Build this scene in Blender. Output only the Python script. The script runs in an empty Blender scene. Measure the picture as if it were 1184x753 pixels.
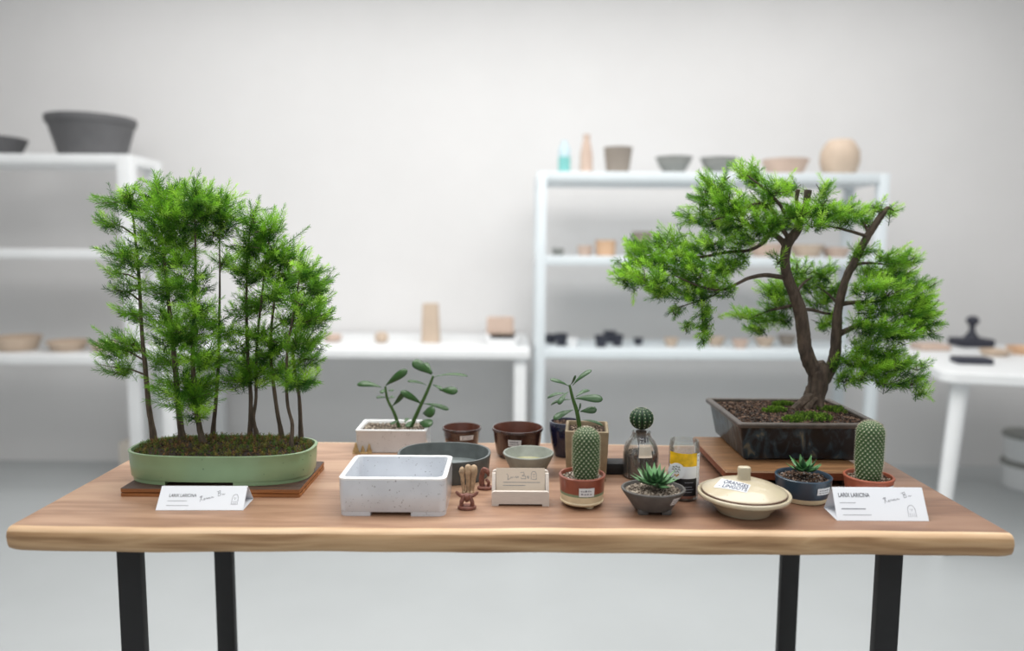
import bpy, bmesh, math, random
import numpy as np
from mathutils import Vector, Matrix

R = random.Random(11)
NP = np.random.default_rng(5)
PI = math.pi
C = bpy.context.scene.collection

# ------------------------------------------------------------------ camera model (used to survey real positions)
F = 855.0
CZ = 1.3406
TZ = 0.9
PITCH = math.atan((376.5 - 287) / F)
ROLL = math.radians(0.35)
CM = Matrix.Rotation(PI / 2 - PITCH, 3, 'X') @ Matrix.Rotation(ROLL, 3, 'Z')
EYE = Vector((0, 0, CZ))


def ray(px, py):
    return CM @ Vector(((px - 592) / F, -(py - 376.5) / F, -1))


def tab(px, py, z=TZ):
    r = ray(px, py)
    return EYE + r * ((z - CZ) / r.z)


def at(px, py, Y):
    r = ray(px, py)
    return EYE + r * (Y / r.y)


def solve(cx, hw, yb, yf, k, z0=TZ, sy=1.0):
    Y0 = tab(cx, yb, z0).y
    Yc = Y0 + .04
    for _ in range(8):
        r = (at(cx + hw, yf, Yc).x - at(cx - hw, yf, Yc).x) / 2
        Yc = Y0 + k * r * sy
    h = at(cx, yf, Yc - r * sy).z - z0
    return at(cx, yf, Yc).x, Yc, r, h


# ------------------------------------------------------------------ materials
def rgb(r, g, b):
    def f(c):
        c /= 255.0
        return c / 12.92 if c <= .04045 else ((c + .055) / 1.055) ** 2.4
    return (f(r), f(g), f(b), 1)


def newmat(name):
    m = bpy.data.materials.new(name)
    m.use_nodes = True
    nt = m.node_tree
    return m, nt, nt.nodes['Principled BSDF']


def nd(nt, t, **kw):
    n = nt.nodes.new(t)
    for k, v in kw.items():
        n.inputs[k].default_value = v
    return n


def coords(nt, scale=(1, 1, 1)):
    tc = nt.nodes.new('ShaderNodeTexCoord')
    mp = nt.nodes.new('ShaderNodeMapping')
    mp.inputs['Scale'].default_value = scale
    nt.links.new(tc.outputs['Object'], mp.inputs['Vector'])
    return mp.outputs['Vector']


def ramp(nt, stops):
    r = nt.nodes.new('ShaderNodeValToRGB')
    e = r.color_ramp.elements
    while len(e) < len(stops):
        e.new(.5)
    for i, (p, c) in enumerate(stops):
        e[i].position = p
        e[i].color = c
    return r


def mat(name, col, rough=.5, var=.12, scale=30, bump=0.0, bscale=None, metal=0, spec=.5, coat=0, stretch=(1, 1, 1)):
    m, nt, p = newmat(name)
    v = coords(nt, stretch)
    n = nd(nt, 'ShaderNodeTexNoise', Scale=scale, Detail=4.0)
    nt.links.new(v, n.inputs['Vector'])
    lo = tuple(c * (1 - var) for c in col[:3]) + (1,)
    hi = tuple(min(1, c * (1 + var)) for c in col[:3]) + (1,)
    r = ramp(nt, [(.3, lo), (.7, hi)])
    nt.links.new(n.outputs['Fac'], r.inputs['Fac'])
    nt.links.new(r.outputs['Color'], p.inputs['Base Color'])
    p.inputs['Roughness'].default_value = rough
    p.inputs['Metallic'].default_value = metal
    p.inputs['Specular IOR Level'].default_value = spec
    p.inputs['Coat Weight'].default_value = coat
    if bump:
        n2 = nd(nt, 'ShaderNodeTexNoise', Scale=bscale or scale * 3, Detail=5.0)
        nt.links.new(v, n2.inputs['Vector'])
        b = nd(nt, 'ShaderNodeBump', Strength=bump, Distance=.002)
        nt.links.new(n2.outputs['Fac'], b.inputs['Height'])
        nt.links.new(b.outputs['Normal'], p.inputs['Normal'])
    return m


def mat_speckle(name, base, dot, rough=.3, scale=170, thr=.16, coat=.3, var=.06):
    m, nt, p = newmat(name)
    v = coords(nt)
    n = nd(nt, 'ShaderNodeTexNoise', Scale=25.0, Detail=3.0)
    nt.links.new(v, n.inputs['Vector'])
    r = ramp(nt, [(.3, tuple(c * (1 - var) for c in base[:3]) + (1,)), (.7, tuple(min(1, c * (1 + var)) for c in base[:3]) + (1,))])
    nt.links.new(n.outputs['Fac'], r.inputs['Fac'])
    vo = nd(nt, 'ShaderNodeTexVoronoi', Scale=scale)
    nt.links.new(v, vo.inputs['Vector'])
    n3 = nd(nt, 'ShaderNodeTexNoise', Scale=scale * .6)
    nt.links.new(v, n3.inputs['Vector'])
    mul = nd(nt, 'ShaderNodeMath')
    mul.operation = 'MULTIPLY_ADD'
    mul.inputs[1].default_value = .9
    nt.links.new(n3.outputs['Fac'], mul.inputs[0])
    nt.links.new(vo.outputs['Distance'], mul.inputs[2])
    r2 = ramp(nt, [(thr + .40, (1, 1, 1, 1)), (thr + .46, (0, 0, 0, 1))])
    nt.links.new(mul.outputs[0], r2.inputs['Fac'])
    mx = nt.nodes.new('ShaderNodeMixRGB')
    nt.links.new(r2.outputs['Color'], mx.inputs['Fac'])
    nt.links.new(r.outputs['Color'], mx.inputs['Color1'])
    mx.inputs['Color2'].default_value = dot
    nt.links.new(mx.outputs['Color'], p.inputs['Base Color'])
    p.inputs['Roughness'].default_value = rough
    p.inputs['Coat Weight'].default_value = coat
    return m


def mat_wood(name, stops, stretch=(1, 9, 9), scale=4.0, rough=.5, fine=.35, bump=.15, ring=2.2):
    m, nt, p = newmat(name)
    v = coords(nt, stretch)
    n = nd(nt, 'ShaderNodeTexNoise', Scale=scale, Detail=3.0, Distortion=.6)
    nt.links.new(v, n.inputs['Vector'])
    mu = nt.nodes.new('ShaderNodeMath')
    mu.operation = 'MULTIPLY'
    mu.inputs[1].default_value = ring
    nt.links.new(n.outputs['Fac'], mu.inputs[0])
    pp = nt.nodes.new('ShaderNodeMath')
    pp.operation = 'PINGPONG'
    pp.inputs[1].default_value = .5
    nt.links.new(mu.outputs[0], pp.inputs[0])
    m2 = nt.nodes.new('ShaderNodeMath')
    m2.operation = 'MULTIPLY'
    m2.inputs[1].default_value = 2.0
    nt.links.new(pp.outputs[0], m2.inputs[0])
    v2 = coords(nt, (stretch[0] * 3, stretch[1] * 12, stretch[2] * 12))
    nf = nd(nt, 'ShaderNodeTexNoise', Scale=scale, Detail=6.0, Roughness=.7)
    nt.links.new(v2, nf.inputs['Vector'])
    mx = nt.nodes.new('ShaderNodeMix')
    mx.inputs['Factor'].default_value = fine
    nt.links.new(m2.outputs[0], mx.inputs['A'])
    nt.links.new(nf.outputs['Fac'], mx.inputs['B'])
    r = ramp(nt, stops)
    nt.links.new(mx.outputs['Result'], r.inputs['Fac'])
    nt.links.new(r.outputs['Color'], p.inputs['Base Color'])
    p.inputs['Roughness'].default_value = rough
    b = nd(nt, 'ShaderNodeBump', Strength=bump, Distance=.001)
    nt.links.new(nf.outputs['Fac'], b.inputs['Height'])
    nt.links.new(b.outputs['Normal'], p.inputs['Normal'])
    return m, nt, p, r


def mat_vcol(name, rough=.6, transl=0.0, spec=.4, bump=0):
    m, nt, p = newmat(name)
    a = nt.nodes.new('ShaderNodeAttribute')
    a.attribute_name = 'Col'
    nt.links.new(a.outputs['Color'], p.inputs['Base Color'])
    p.inputs['Roughness'].default_value = rough
    p.inputs['Specular IOR Level'].default_value = spec
    if bump:
        n2 = nd(nt, 'ShaderNodeTexNoise', Scale=400.0, Detail=3.0)
        nt.links.new(coords(nt), n2.inputs['Vector'])
        b = nd(nt, 'ShaderNodeBump', Strength=bump, Distance=.001)
        nt.links.new(n2.outputs['Fac'], b.inputs['Height'])
        nt.links.new(b.outputs['Normal'], p.inputs['Normal'])
    if transl:
        t = nt.nodes.new('ShaderNodeBsdfTranslucent')
        nt.links.new(a.outputs['Color'], t.inputs['Color'])
        mx = nt.nodes.new('ShaderNodeMixShader')
        mx.inputs['Fac'].default_value = transl
        nt.links.new(p.outputs[0], mx.inputs[1])
        nt.links.new(t.outputs[0], mx.inputs[2])
        nt.links.new(mx.outputs[0], nt.nodes['Material Output'].inputs['Surface'])
    return m


def mat_glass(name, tint=(1, 1, 1, 1), base=.06):
    m, nt, p = newmat(name)
    tr = nt.nodes.new('ShaderNodeBsdfTransparent')
    tr.inputs['Color'].default_value = tint
    gl = nt.nodes.new('ShaderNodeBsdfGlossy')
    gl.inputs['Roughness'].default_value = .04
    fr = nt.nodes.new('ShaderNodeLayerWeight')
    fr.inputs['Blend'].default_value = .25
    ad = nt.nodes.new('ShaderNodeMath')
    ad.operation = 'MULTIPLY_ADD'
    ad.inputs[1].default_value = .6
    ad.inputs[2].default_value = base
    nt.links.new(fr.outputs['Fresnel'], ad.inputs[0])
    mx = nt.nodes.new('ShaderNodeMixShader')
    nt.links.new(ad.outputs[0], mx.inputs['Fac'])
    nt.links.new(tr.outputs[0], mx.inputs[1])
    nt.links.new(gl.outputs[0], mx.inputs[2])
    df = nt.nodes.new('ShaderNodeBsdfDiffuse')
    df.inputs['Color'].default_value = (.9, .92, .92, 1)
    m2 = nt.nodes.new('ShaderNodeMixShader')
    m2.inputs['Fac'].default_value = .035  # faint white haze mixed in to imitate pale reflections on the glass
    nt.links.new(mx.outputs[0], m2.inputs[1])
    nt.links.new(df.outputs[0], m2.inputs[2])
    nt.links.new(m2.outputs[0], nt.nodes['Material Output'].inputs['Surface'])
    return m


M = {}
M['wall'] = mat('white_wall_paint', rgb(234, 233, 232.5), .9, .015, 3)
M['ceil'] = mat('ceiling_paint', rgb(240, 240, 240), .9, .01, 3)
M['floor'] = mat('grey_floor', rgb(188, 192, 193), .38, .035, 1.6, spec=.4)
M['white_metal'] = mat('white_shelf_metal', rgb(238, 240, 241), .45, .02, 8)
M['blue_white'] = mat('pale_blue_white_shelf', rgb(226, 234, 238), .45, .02, 8)
M['black_metal'] = mat('black_steel', rgb(20, 20, 22), .55, .15, 40)
M['green_glaze'] = mat_speckle('celadon_glaze', rgb(138, 164, 124), rgb(88, 112, 82), .35, 110, .03, .25)
M['white_speckle'] = mat_speckle('white_speckled_glaze', rgb(213, 217, 223), rgb(108, 106, 110), .25, 250, .088, .4)
M['white_rim'] = mat('white_glaze_rim', rgb(242, 243, 244), .25, .02, 40, coat=.4)
M['brown_glaze'] = mat('brown_glaze', rgb(60, 36, 30), .2, .4, 45, coat=.6)
M['brown_inside'] = mat('brown_clay_inside', rgb(86, 48, 36), .35, .25, 45)
M['grey_glaze'] = mat('grey_green_glaze', rgb(84, 90, 90), .45, .2, 45, coat=.15)
M['grey_in'] = mat('grey_green_inside', rgb(140, 148, 148), .35, .16, 25, coat=.2)
M['celadon_in'] = mat('pale_yellow_glaze', rgb(188, 186, 150), .25, .08, 35, coat=.4)
M['bowl_out'] = mat('grey_green_bowl', rgb(143, 148, 140), .4, .15, 45)
M['holder'] = mat('pale_painted_wood', rgb(212, 203, 194), .6, .05, 50, stretch=(1, 8, 8))
M['card'] = mat('cream_card', rgb(226, 213, 196), .8, .02, 20)
M['paper'] = mat('white_card', rgb(236, 240, 246), .8, .01, 20)
M['sticker'] = mat('sticker_paper', rgb(226, 228, 230), .7, .03, 60)
M['ink'] = mat('dark_ink', rgb(62, 64, 74), .8, .05, 60)
M['ink_soft'] = mat('grey_ink', rgb(138, 140, 148), .8, .05, 60)
M['ink_blue'] = mat('blue_ink', rgb(48, 52, 84), .8, .05, 60)
M['clay_brown'] = mat('red_brown_clay', rgb(122, 78, 66), .6, .3, 160, .4)
M['clay_tan'] = mat('tan_clay', rgb(176, 152, 124), .7, .3, 120, .4)
M['rock'] = mat('ochre_rock', rgb(164, 138, 96), .8, .35, 130, .5)
M['tan_pot'] = mat('tan_stoneware', rgb(142, 126, 100), .6, .14, 60, .2)
M['navy'] = mat('navy_glaze', rgb(24, 29, 56), .15, .2, 40, coat=.7)
M['terracotta'] = mat('terracotta', rgb(158, 86, 62), .5, .12, 60, .1)
M['terra_glaze'] = mat('red_brown_band', rgb(138, 74, 56), .35, .14, 60, coat=.3)
M['cream_clay'] = mat('cream_stoneware', rgb(216, 200, 166), .45, .08, 60, coat=.2)
M['sage'] = mat('sage_band', rgb(128, 142, 112), .45, .1, 60)
M['dark_grey_clay'] = mat('dark_grey_stoneware', rgb(88, 86, 84), .55, .16, 60, .2)
M['blue_glaze'] = mat('slate_blue_glaze', rgb(50, 68, 84), .3, .14, 40, coat=.4)
M['cream_bowl'] = mat_speckle('cream_bowl_glaze', rgb(196, 184, 158), rgb(160, 138, 108), .3, 150, .03, .35)
M['brown_edge'] = mat('unglazed_brown_edge', rgb(104, 78, 66), .6, .2, 60)
M['yellow'] = mat('yellow_label', rgb(222, 178, 20), .5, .3, 70)
M['label_white'] = mat('white_label', rgb(224, 228, 232), .5, .03, 40)
M['label_black'] = mat('black_label', rgb(24, 25, 29), .5, .1, 40)
M['black'] = mat('matt_black', rgb(27, 26, 27), .6, .1, 40)
M['glass'] = mat_glass('clear_glass', (.97, .985, .98, 1))
M['moss'] = mat_vcol('moss', .8, .2)
M['needle'] = mat_vcol('larch_needles', .5, .48, .35)
M['leaf'] = mat_vcol('succulent_leaf', .3, .1, .5)
M['vcol'] = mat_vcol('grit', .85, 0, .2)
M['cactus'] = mat_vcol('cactus_skin', .5, 0, .4)
M['soil'] = mat('dark_soil', rgb(52, 42, 36), .95, .4, 220, .6)
M['spine'] = mat('pale_spines', rgb(216, 214, 190), .6, .05, 40)
M['bark'] = mat('larch_bark', rgb(78, 66, 56), .85, .5, 110, 1.0, 240, stretch=(1, 1, .35))
M['bark_thin'] = mat('young_larch_bark', rgb(86, 74, 62), .85, .4, 160, .6, 260, stretch=(1, 1, .3))
M['stem'] = mat('green_stem', rgb(64, 98, 38), .45, .2, 90)

wood_top, nt, p, rr = mat_wood('walnut_table_top', [(0, rgb(118, 88, 68)), (.3, rgb(157, 122, 98)), (.6, rgb(179, 144, 118)), (1, rgb(196, 163, 136))], (1, 7, 7), 2.6, .42, .5, .12, 2.4)
# paler on the left, redder and darker towards the right
tc = nt.nodes.new('ShaderNodeTexCoord')
sx = nt.nodes.new('ShaderNodeSeparateXYZ')
nt.links.new(tc.outputs['Object'], sx.inputs[0])
mr = nd(nt, 'ShaderNodeMapRange', **{'From Min': -.15, 'From Max': .38})
nt.links.new(sx.outputs['X'], mr.inputs['Value'])
g = ramp(nt, [(0, (1.0, 1, 1, 1)), (1, (.56, .50, .48, 1))])
nt.links.new(mr.outputs[0], g.inputs['Fac'])
mm = nt.nodes.new('ShaderNodeMixRGB')
mm.blend_type = 'MULTIPLY'
mm.inputs['Fac'].default_value = 1
nt.links.new(rr.outputs['Color'], mm.inputs['Color1'])
nt.links.new(g.outputs['Color'], mm.inputs['Color2'])
nt.links.new(mm.outputs['Color'], p.inputs['Base Color'])
M['wood_top'] = wood_top
M['wood_edge'] = mat_wood('live_edge_face', [(0, rgb(116, 84, 55)), (.35, rgb(164, 128, 90)), (.65, rgb(190, 155, 115)), (1, rgb(210, 178, 140))], (1, 5, 11), 2.6, .55, .5, .4, 3.4)[0]
M['wood_sap'] = mat_wood('pale_sapwood', [(0, rgb(196, 160, 122)), (.5, rgb(216, 184, 148)), (1, rgb(230, 202, 168))], (1, 9, 9), 3.0, .5, .4, .15)[0]
M['slab_dark'] = mat_wood('dark_slab', [(0, rgb(42, 28, 22)), (.5, rgb(72, 50, 38)), (1, rgb(102, 72, 52))], (1, 9, 9), 6, .55, .5, .5)[0]
M['slab_warm'] = mat_wood('orange_brown_slab_edge', [(0, rgb(84, 50, 28)), (.5, rgb(168, 108, 60)), (1, rgb(200, 138, 80))], (1, 9, 22), 6, .55, .5, .4)[0]
M['board'] = mat_wood('brown_stand_wood', [(0, rgb(92, 66, 42)), (.5, rgb(136, 99, 66)), (1, rgb(168, 128, 90))], (1, 8, 8), 5, .45, .5, .2)[0]
M['board_front'] = mat_wood('red_brown_stand_front', [(0, rgb(88, 46, 28)), (.5, rgb(130, 72, 46)), (1, rgb(156, 92, 60))], (1, 8, 8), 5, .45, .5, .2)[0]


def mat_dark_pot():
    m, nt, p = newmat('dark_iridescent_glaze')
    v = coords(nt, (1, 1, .45))
    n = nd(nt, 'ShaderNodeTexNoise', Scale=38.0, Detail=6.0, Distortion=1.2)
    nt.links.new(v, n.inputs['Vector'])
    r = ramp(nt, [(.30, rgb(12, 15, 19)), (.46, rgb(25, 33, 41)), (.58, rgb(50, 70, 82)), (.68, rgb(112, 110, 96))])
    nt.links.new(n.outputs['Fac'], r.inputs['Fac'])
    tc = nt.nodes.new('ShaderNodeTexCoord')
    s = nt.nodes.new('ShaderNodeSeparateXYZ')
    nt.links.new(tc.outputs['Object'], s.inputs[0])
    n2 = nd(nt, 'ShaderNodeTexNoise', Scale=14.0, Detail=3.0)
    nt.links.new(tc.outputs['Object'], n2.inputs['Vector'])
    a = nt.nodes.new('ShaderNodeMath')
    a.operation = 'MULTIPLY_ADD'
    a.inputs[1].default_value = -.09
    nt.links.new(n2.outputs['Fac'], a.inputs[0])
    nt.links.new(s.outputs['Z'], a.inputs[2])
    r2 = ramp(nt, [(0, (1, 1, 1, 1)), (.03, (0, 0, 0, 1))])
    ad = nt.nodes.new('ShaderNodeMath')
    ad.operation = 'ADD'
    ad.inputs[1].default_value = .060
    nt.links.new(a.outputs[0], ad.inputs[0])
    nt.links.new(ad.outputs[0], r2.inputs['Fac'])
    mx = nt.nodes.new('ShaderNodeMixRGB')
    nt.links.new(r2.outputs['Color'], mx.inputs['Fac'])
    nt.links.new(r.outputs['Color'], mx.inputs['Color1'])
    mx.inputs['Color2'].default_value = rgb(76, 58, 44)
    nt.links.new(mx.outputs['Color'], p.inputs['Base Color'])
    p.inputs['Roughness'].default_value = .38
    p.inputs['Coat Weight'].default_value = .15
    p.inputs['Specular IOR Level'].default_value = .35
    return m


M['dark_pot'] = mat_dark_pot()
M['dark_rim'] = mat('worn_dark_rim', rgb(80, 72, 66), .4, .3, 60)


# ------------------------------------------------------------------ mesh builder
class MB:
    def __init__(s):
        s.v, s.f, s.mi, s.c = [], [], [], []
        s.hascol = False

    def add(s, vs, fs, mi=0, col=None):
        o = len(s.v)
        s.v += [tuple(v) for v in vs]
        s.f += [tuple(i + o for i in f) for f in fs]
        s.mi += [mi] * len(fs)
        if col is None:
            s.c += [(1, 1, 1, 1)] * len(vs)
        else:
            s.hascol = True
            s.c += list(col) if isinstance(col, list) else [col] * len(vs)

    def loft(s, rings, cap0=True, cap1=True, mi=0, mis=None, closed=True, col=None):
        n = len(rings[0])
        vs = [p for r in rings for p in r]
        o = len(s.v)
        s.add(vs, [], 0, col)
        for k in range(len(rings) - 1):
            for i in range(n if closed else n - 1):
                j = (i + 1) % n
                s.f.append((o + k * n + i, o + k * n + j, o + (k + 1) * n + j, o + (k + 1) * n + i))
                s.mi.append(mis[k] if mis else mi)
        if cap0:
            s.f.append(tuple(o + i for i in reversed(range(n))))
            s.mi.append(mis[0] if mis else mi)
        if cap1:
            k = len(rings) - 1
            s.f.append(tuple(o + k * n + i for i in range(n)))
            s.mi.append(mis[-1] if mis else mi)

    def lathe(s, prof, c=(0, 0, 0), seg=48, mis=None, sy=1.0, mi=0, col=None, wob=0):
        rings = []
        for (r, z) in prof:
            r = max(r, 1e-5)
            rings.append([(c[0] + r * math.cos(2 * PI * i / seg) * (1 + wob * math.sin(4 * PI * i / seg + z * 60)), c[1] + r * sy * math.sin(2 * PI * i / seg), c[2] + z) for i in range(seg)])
        s.loft(rings, True, True, mi, mis, True, col)

    def tube(s, pts, radii, seg=8, mi=0, col=None, lump=0):
        pts = [Vector(p) for p in pts]
        rings = []
        ref = Vector((.3, 1, .2)).normalized()
        for i, p in enumerate(pts):
            d = (pts[min(i + 1, len(pts) - 1)] - pts[max(i - 1, 0)])
            if d.length < 1e-9:
                d = Vector((0, 0, 1))
            d.normalize()
            a = (ref - d * ref.dot(d)).normalized()
            b = d.cross(a)
            rr = radii[i]
            rings.append([p + (a * math.cos(2 * PI * k / seg) + b * math.sin(2 * PI * k / seg)) * rr * (1 + (R.uniform(-lump, lump) if lump else 0)) for k in range(seg)])
        s.loft(rings, True, True, mi, None, True, col)

    def box(s, c, h, bev=.002, rot=0, mi=0, seg=2, m3=None):
        bm = bmesh.new()
        bmesh.ops.create_cube(bm, size=1)
        for v in bm.verts:
            v.co = Vector((v.co.x * 2 * h[0], v.co.y * 2 * h[1], v.co.z * 2 * h[2]))
        if bev:
            bmesh.ops.bevel(bm, geom=bm.edges[:], offset=min(bev, min(h) * .9), segments=seg, affect='EDGES', profile=.5)
        rm = m3 if m3 is not None else Matrix.Rotation(rot, 3, 'Z')
        bm.verts.ensure_lookup_table()
        vs = [rm @ v.co + Vector(c) for v in bm.verts]
        s.add(vs, [[v.index for v in f.verts] for f in bm.faces], mi)
        bm.free()

    def poly(s, pts, z0, z1, mi=0):
        n = len(pts)
        s.loft([[(x, y, z0) for x, y in pts], [(x, y, z1) for x, y in pts]], True, True, mi)

    def build(s, name, mats, root=None, smooth=True, ang=35):
        off = Vector((0, 0, 0))
        if root is not None:
            q = root
            while q.parent:
                q = q.parent
            off = q.location
        me = bpy.data.meshes.new(name)
        me.from_pydata([(v[0] - off.x, v[1] - off.y, v[2] - off.z) for v in s.v], [], s.f)
        if not isinstance(mats, (list, tuple)):
            mats = [mats]
        for m in mats:
            me.materials.append(m)
        me.polygons.foreach_set('material_index', s.mi)
        if s.hascol:
            a = me.color_attributes.new('Col', 'FLOAT_COLOR', 'POINT')
            a.data.foreach_set('color', [x for c in s.c for x in c])
        if smooth:
            me.polygons.foreach_set('use_smooth', [True] * len(me.polygons))
            me.set_sharp_from_angle(angle=math.radians(ang))
        me.update()
        o = bpy.data.objects.new(name, me)
        C.objects.link(o)
        if root is not None:
            o.parent = root
        return o


def thing(name, label, cat, loc, group=None):
    o = bpy.data.objects.new(name, None)
    o.empty_display_size = .02
    C.objects.link(o)
    o.location = loc
    o['label'] = label
    o['category'] = cat
    if group:
        o['group'] = group
    return o


def tag(o, label, cat, group=None):
    o['label'] = label
    o['category'] = cat
    if group:
        o['group'] = group
    return o


def single(mb, name, mats, label, cat, loc, group=None, ang=35):
    """a thing that is one mesh, its origin at its base"""
    t = type('q', (), {})()
    me_o = mb.build(name, mats, None, True, ang)
    me_o.data.transform(Matrix.Translation(-Vector(loc)))
    me_o.location = loc
    return tag(me_o, label, cat, group)


def rring(cx, cy, hx, hy, cr, z, n=6):
    pts = []
    cr = min(cr, hx, hy)
    for q, (sx_, sy_) in enumerate(((1, 1), (-1, 1), (-1, -1), (1, -1))):
        for k in range(n + 1):
            a = q * PI / 2 + k / n * PI / 2
            pts.append((cx + sx_ * (hx - cr) + cr * math.cos(a), cy + sy_ * (hy - cr) + cr * math.sin(a), z))
    return pts


def ering(cx, cy, rx, ry, z, n=64, e=2.0):
    pts = []
    for i in range(n):
        a = 2 * PI * i / n
        c, s_ = math.cos(a), math.sin(a)
        pts.append((cx + rx * math.copysign(abs(c) ** (2 / e), c), cy + ry * math.copysign(abs(s_) ** (2 / e), s_), z))
    return pts


def clip_half(ring, xc, side):
    """part of a ring (xy polygon) with side*(x-xc) >= 0"""
    out = []
    n = len(ring)
    for i in range(n):
        a, b = ring[i], ring[(i + 1) % n]
        da, db = side * (a[0] - xc), side * (b[0] - xc)
        if da >= 0:
            out.append((a[0], a[1]))
        if da * db < 0:
            t = da / (da - db)
            out.append((a[0] + (b[0] - a[0]) * t, a[1] + (b[1] - a[1]) * t))
    return out


# ---- grit / pebbles
OCT_V = [(1, 0, 0), (-1, 0, 0), (0, 1, 0), (0, -1, 0), (0, 0, 1), (0, 0, -1)]
OCT_F = [(0, 2, 4), (2, 1, 4), (1, 3, 4), (3, 0, 4), (2, 0, 5), (1, 2, 5), (3, 1, 5), (0, 3, 5)]


def pebbles(mb, inside, bbox, z, n, size, pal, jit=.3):
    k = 0
    while k < n:
        x = R.uniform(bbox[0], bbox[1])
        y = R.uniform(bbox[2], bbox[3])
        if not inside(x, y):
            continue
        k += 1
        s_ = size * R.uniform(.6, 1.25)
        rz = Matrix.Rotation(R.uniform(0, 6.3), 3, 'Z') @ Matrix.Rotation(R.uniform(-.6, .6), 3, 'X')
        c = R.choice(pal)
        f = R.uniform(.75, 1.2)
        col = (c[0] * f, c[1] * f, c[2] * f, 1)
        zz = z(x, y) if callable(z) else z
        sc = (s_ * R.uniform(.8, 1.3), s_ * R.uniform(.7, 1.1), s_ * R.uniform(.6, .9))
        vs = [rz @ Vector((v[0] * sc[0], v[1] * sc[1], v[2] * sc[2])) + Vector((x, y, zz + R.uniform(-jit, jit) * s_)) for v in OCT_V]
        mb.add(vs, OCT_F, 0, col)


def lin(r, g, b):
    return rgb(r, g, b)[:3]


PAL_GREY = [lin(150, 138, 124), lin(118, 106, 94), lin(176, 164, 148), lin(84, 74, 66), lin(196, 184, 168)]
PAL_DARK = [lin(74, 56, 46), lin(52, 40, 34), lin(100, 78, 64), lin(38, 31, 28), lin(122, 100, 86)]
PAL_MID = [lin(110, 92, 78), lin(76, 62, 52), lin(142, 124, 108), lin(54, 46, 42), lin(168, 150, 134)]


# ---- needles
def needle_mesh(name, shoots, material, root, kind=None, width=.00085):
    """shoots: (base, dir, length, n needles, needle length, colour, upcurve)"""
    V, CO = [], []
    for (b, d, L, n, nl, col, up) in shoots:
        b = np.array(b)
        d = np.array(d, float)
        d /= np.linalg.norm(d)
        t = np.linspace(.02, 1, n) + NP.uniform(-.01, .01, n)
        ax = np.cross(d, [.31, .7, .2])
        ax /= np.linalg.norm(ax)
        bx = np.cross(d, ax)
        az = np.arange(n) * 2.39996 + NP.uniform(0, .6, n) + NP.uniform(0, 6)
        rad = np.cos(az)[:, None] * ax + np.sin(az)[:, None] * bx
        phi = np.radians(58 - 34 * t ** 2 + NP.uniform(-9, 9, n))[:, None]
        tang = d + np.array([0, 0, 1.0]) * (2 * up * t)[:, None]
        tang /= np.linalg.norm(tang, axis=1)[:, None]
        nd_ = tang * np.cos(phi) + rad * np.sin(phi)
        base = b + d * (L * t)[:, None] + np.array([0, 0, 1.0]) * (up * L * t * t)[:, None]
        ln = (nl * (1 - .35 * t ** 3) * NP.uniform(.8, 1.15, n))[:, None]
        tip = base + nd_ * ln + np.array([0, 0, -1.0]) * ln * .06
        sd = np.cross(nd_, NP.normal(size=(n, 3)))
        sd /= np.linalg.norm(sd, axis=1)[:, None] + 1e-9
        w = width * .5
        q = np.stack([base - sd * w * .6, base + sd * w * .6, base * .4 + tip * .6 + sd * w, tip, base * .4 + tip * .6 - sd * w], 1)
        V.append(q.reshape(-1, 3))
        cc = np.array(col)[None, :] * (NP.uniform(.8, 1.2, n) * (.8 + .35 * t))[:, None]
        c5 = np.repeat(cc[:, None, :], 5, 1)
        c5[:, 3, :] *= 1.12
        CO.append(c5.reshape(-1, 3))
        # the shoot's own twig
        e = b + d * L + np.array([0, 0, up * L])
        w2 = .0007
        V.append(np.array([b - ax * w2, b + ax * w2, e + ax * w2 * .5, e, e - ax * w2 * .5]))
        CO.append(np.tile(np.array(col) * .6, (5, 1)))
    V = np.concatenate(V)
    CO = np.concatenate(CO)
    q = root
    while q.parent:
        q = q.parent
    V = V - np.array(q.location)
    nf = len(V) // 5
    me = bpy.data.meshes.new(name)
    me.vertices.add(len(V))
    me.vertices.foreach_set('co', V.astype(np.float32).ravel())
    me.loops.add(nf * 5)
    me.loops.foreach_set('vertex_index', np.arange(nf * 5, dtype=np.int32))
    me.polygons.add(nf)
    me.polygons.foreach_set('loop_start', np.arange(0, nf * 5, 5, dtype=np.int32))
    me.polygons.foreach_set('loop_total', np.full(nf, 5, dtype=np.int32))
    me.update(calc_edges=True)
    a = me.color_attributes.new('Col', 'FLOAT_COLOR', 'POINT')
    cc = np.ones((len(V), 4), np.float32)
    cc[:, :3] = CO
    a.data.foreach_set('color', cc.ravel())
    me.materials.append(material)
    o = bpy.data.objects.new(name, me)
    C.objects.link(o)
    o.parent = root
    if kind:
        o['kind'] = kind
    return o


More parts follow.
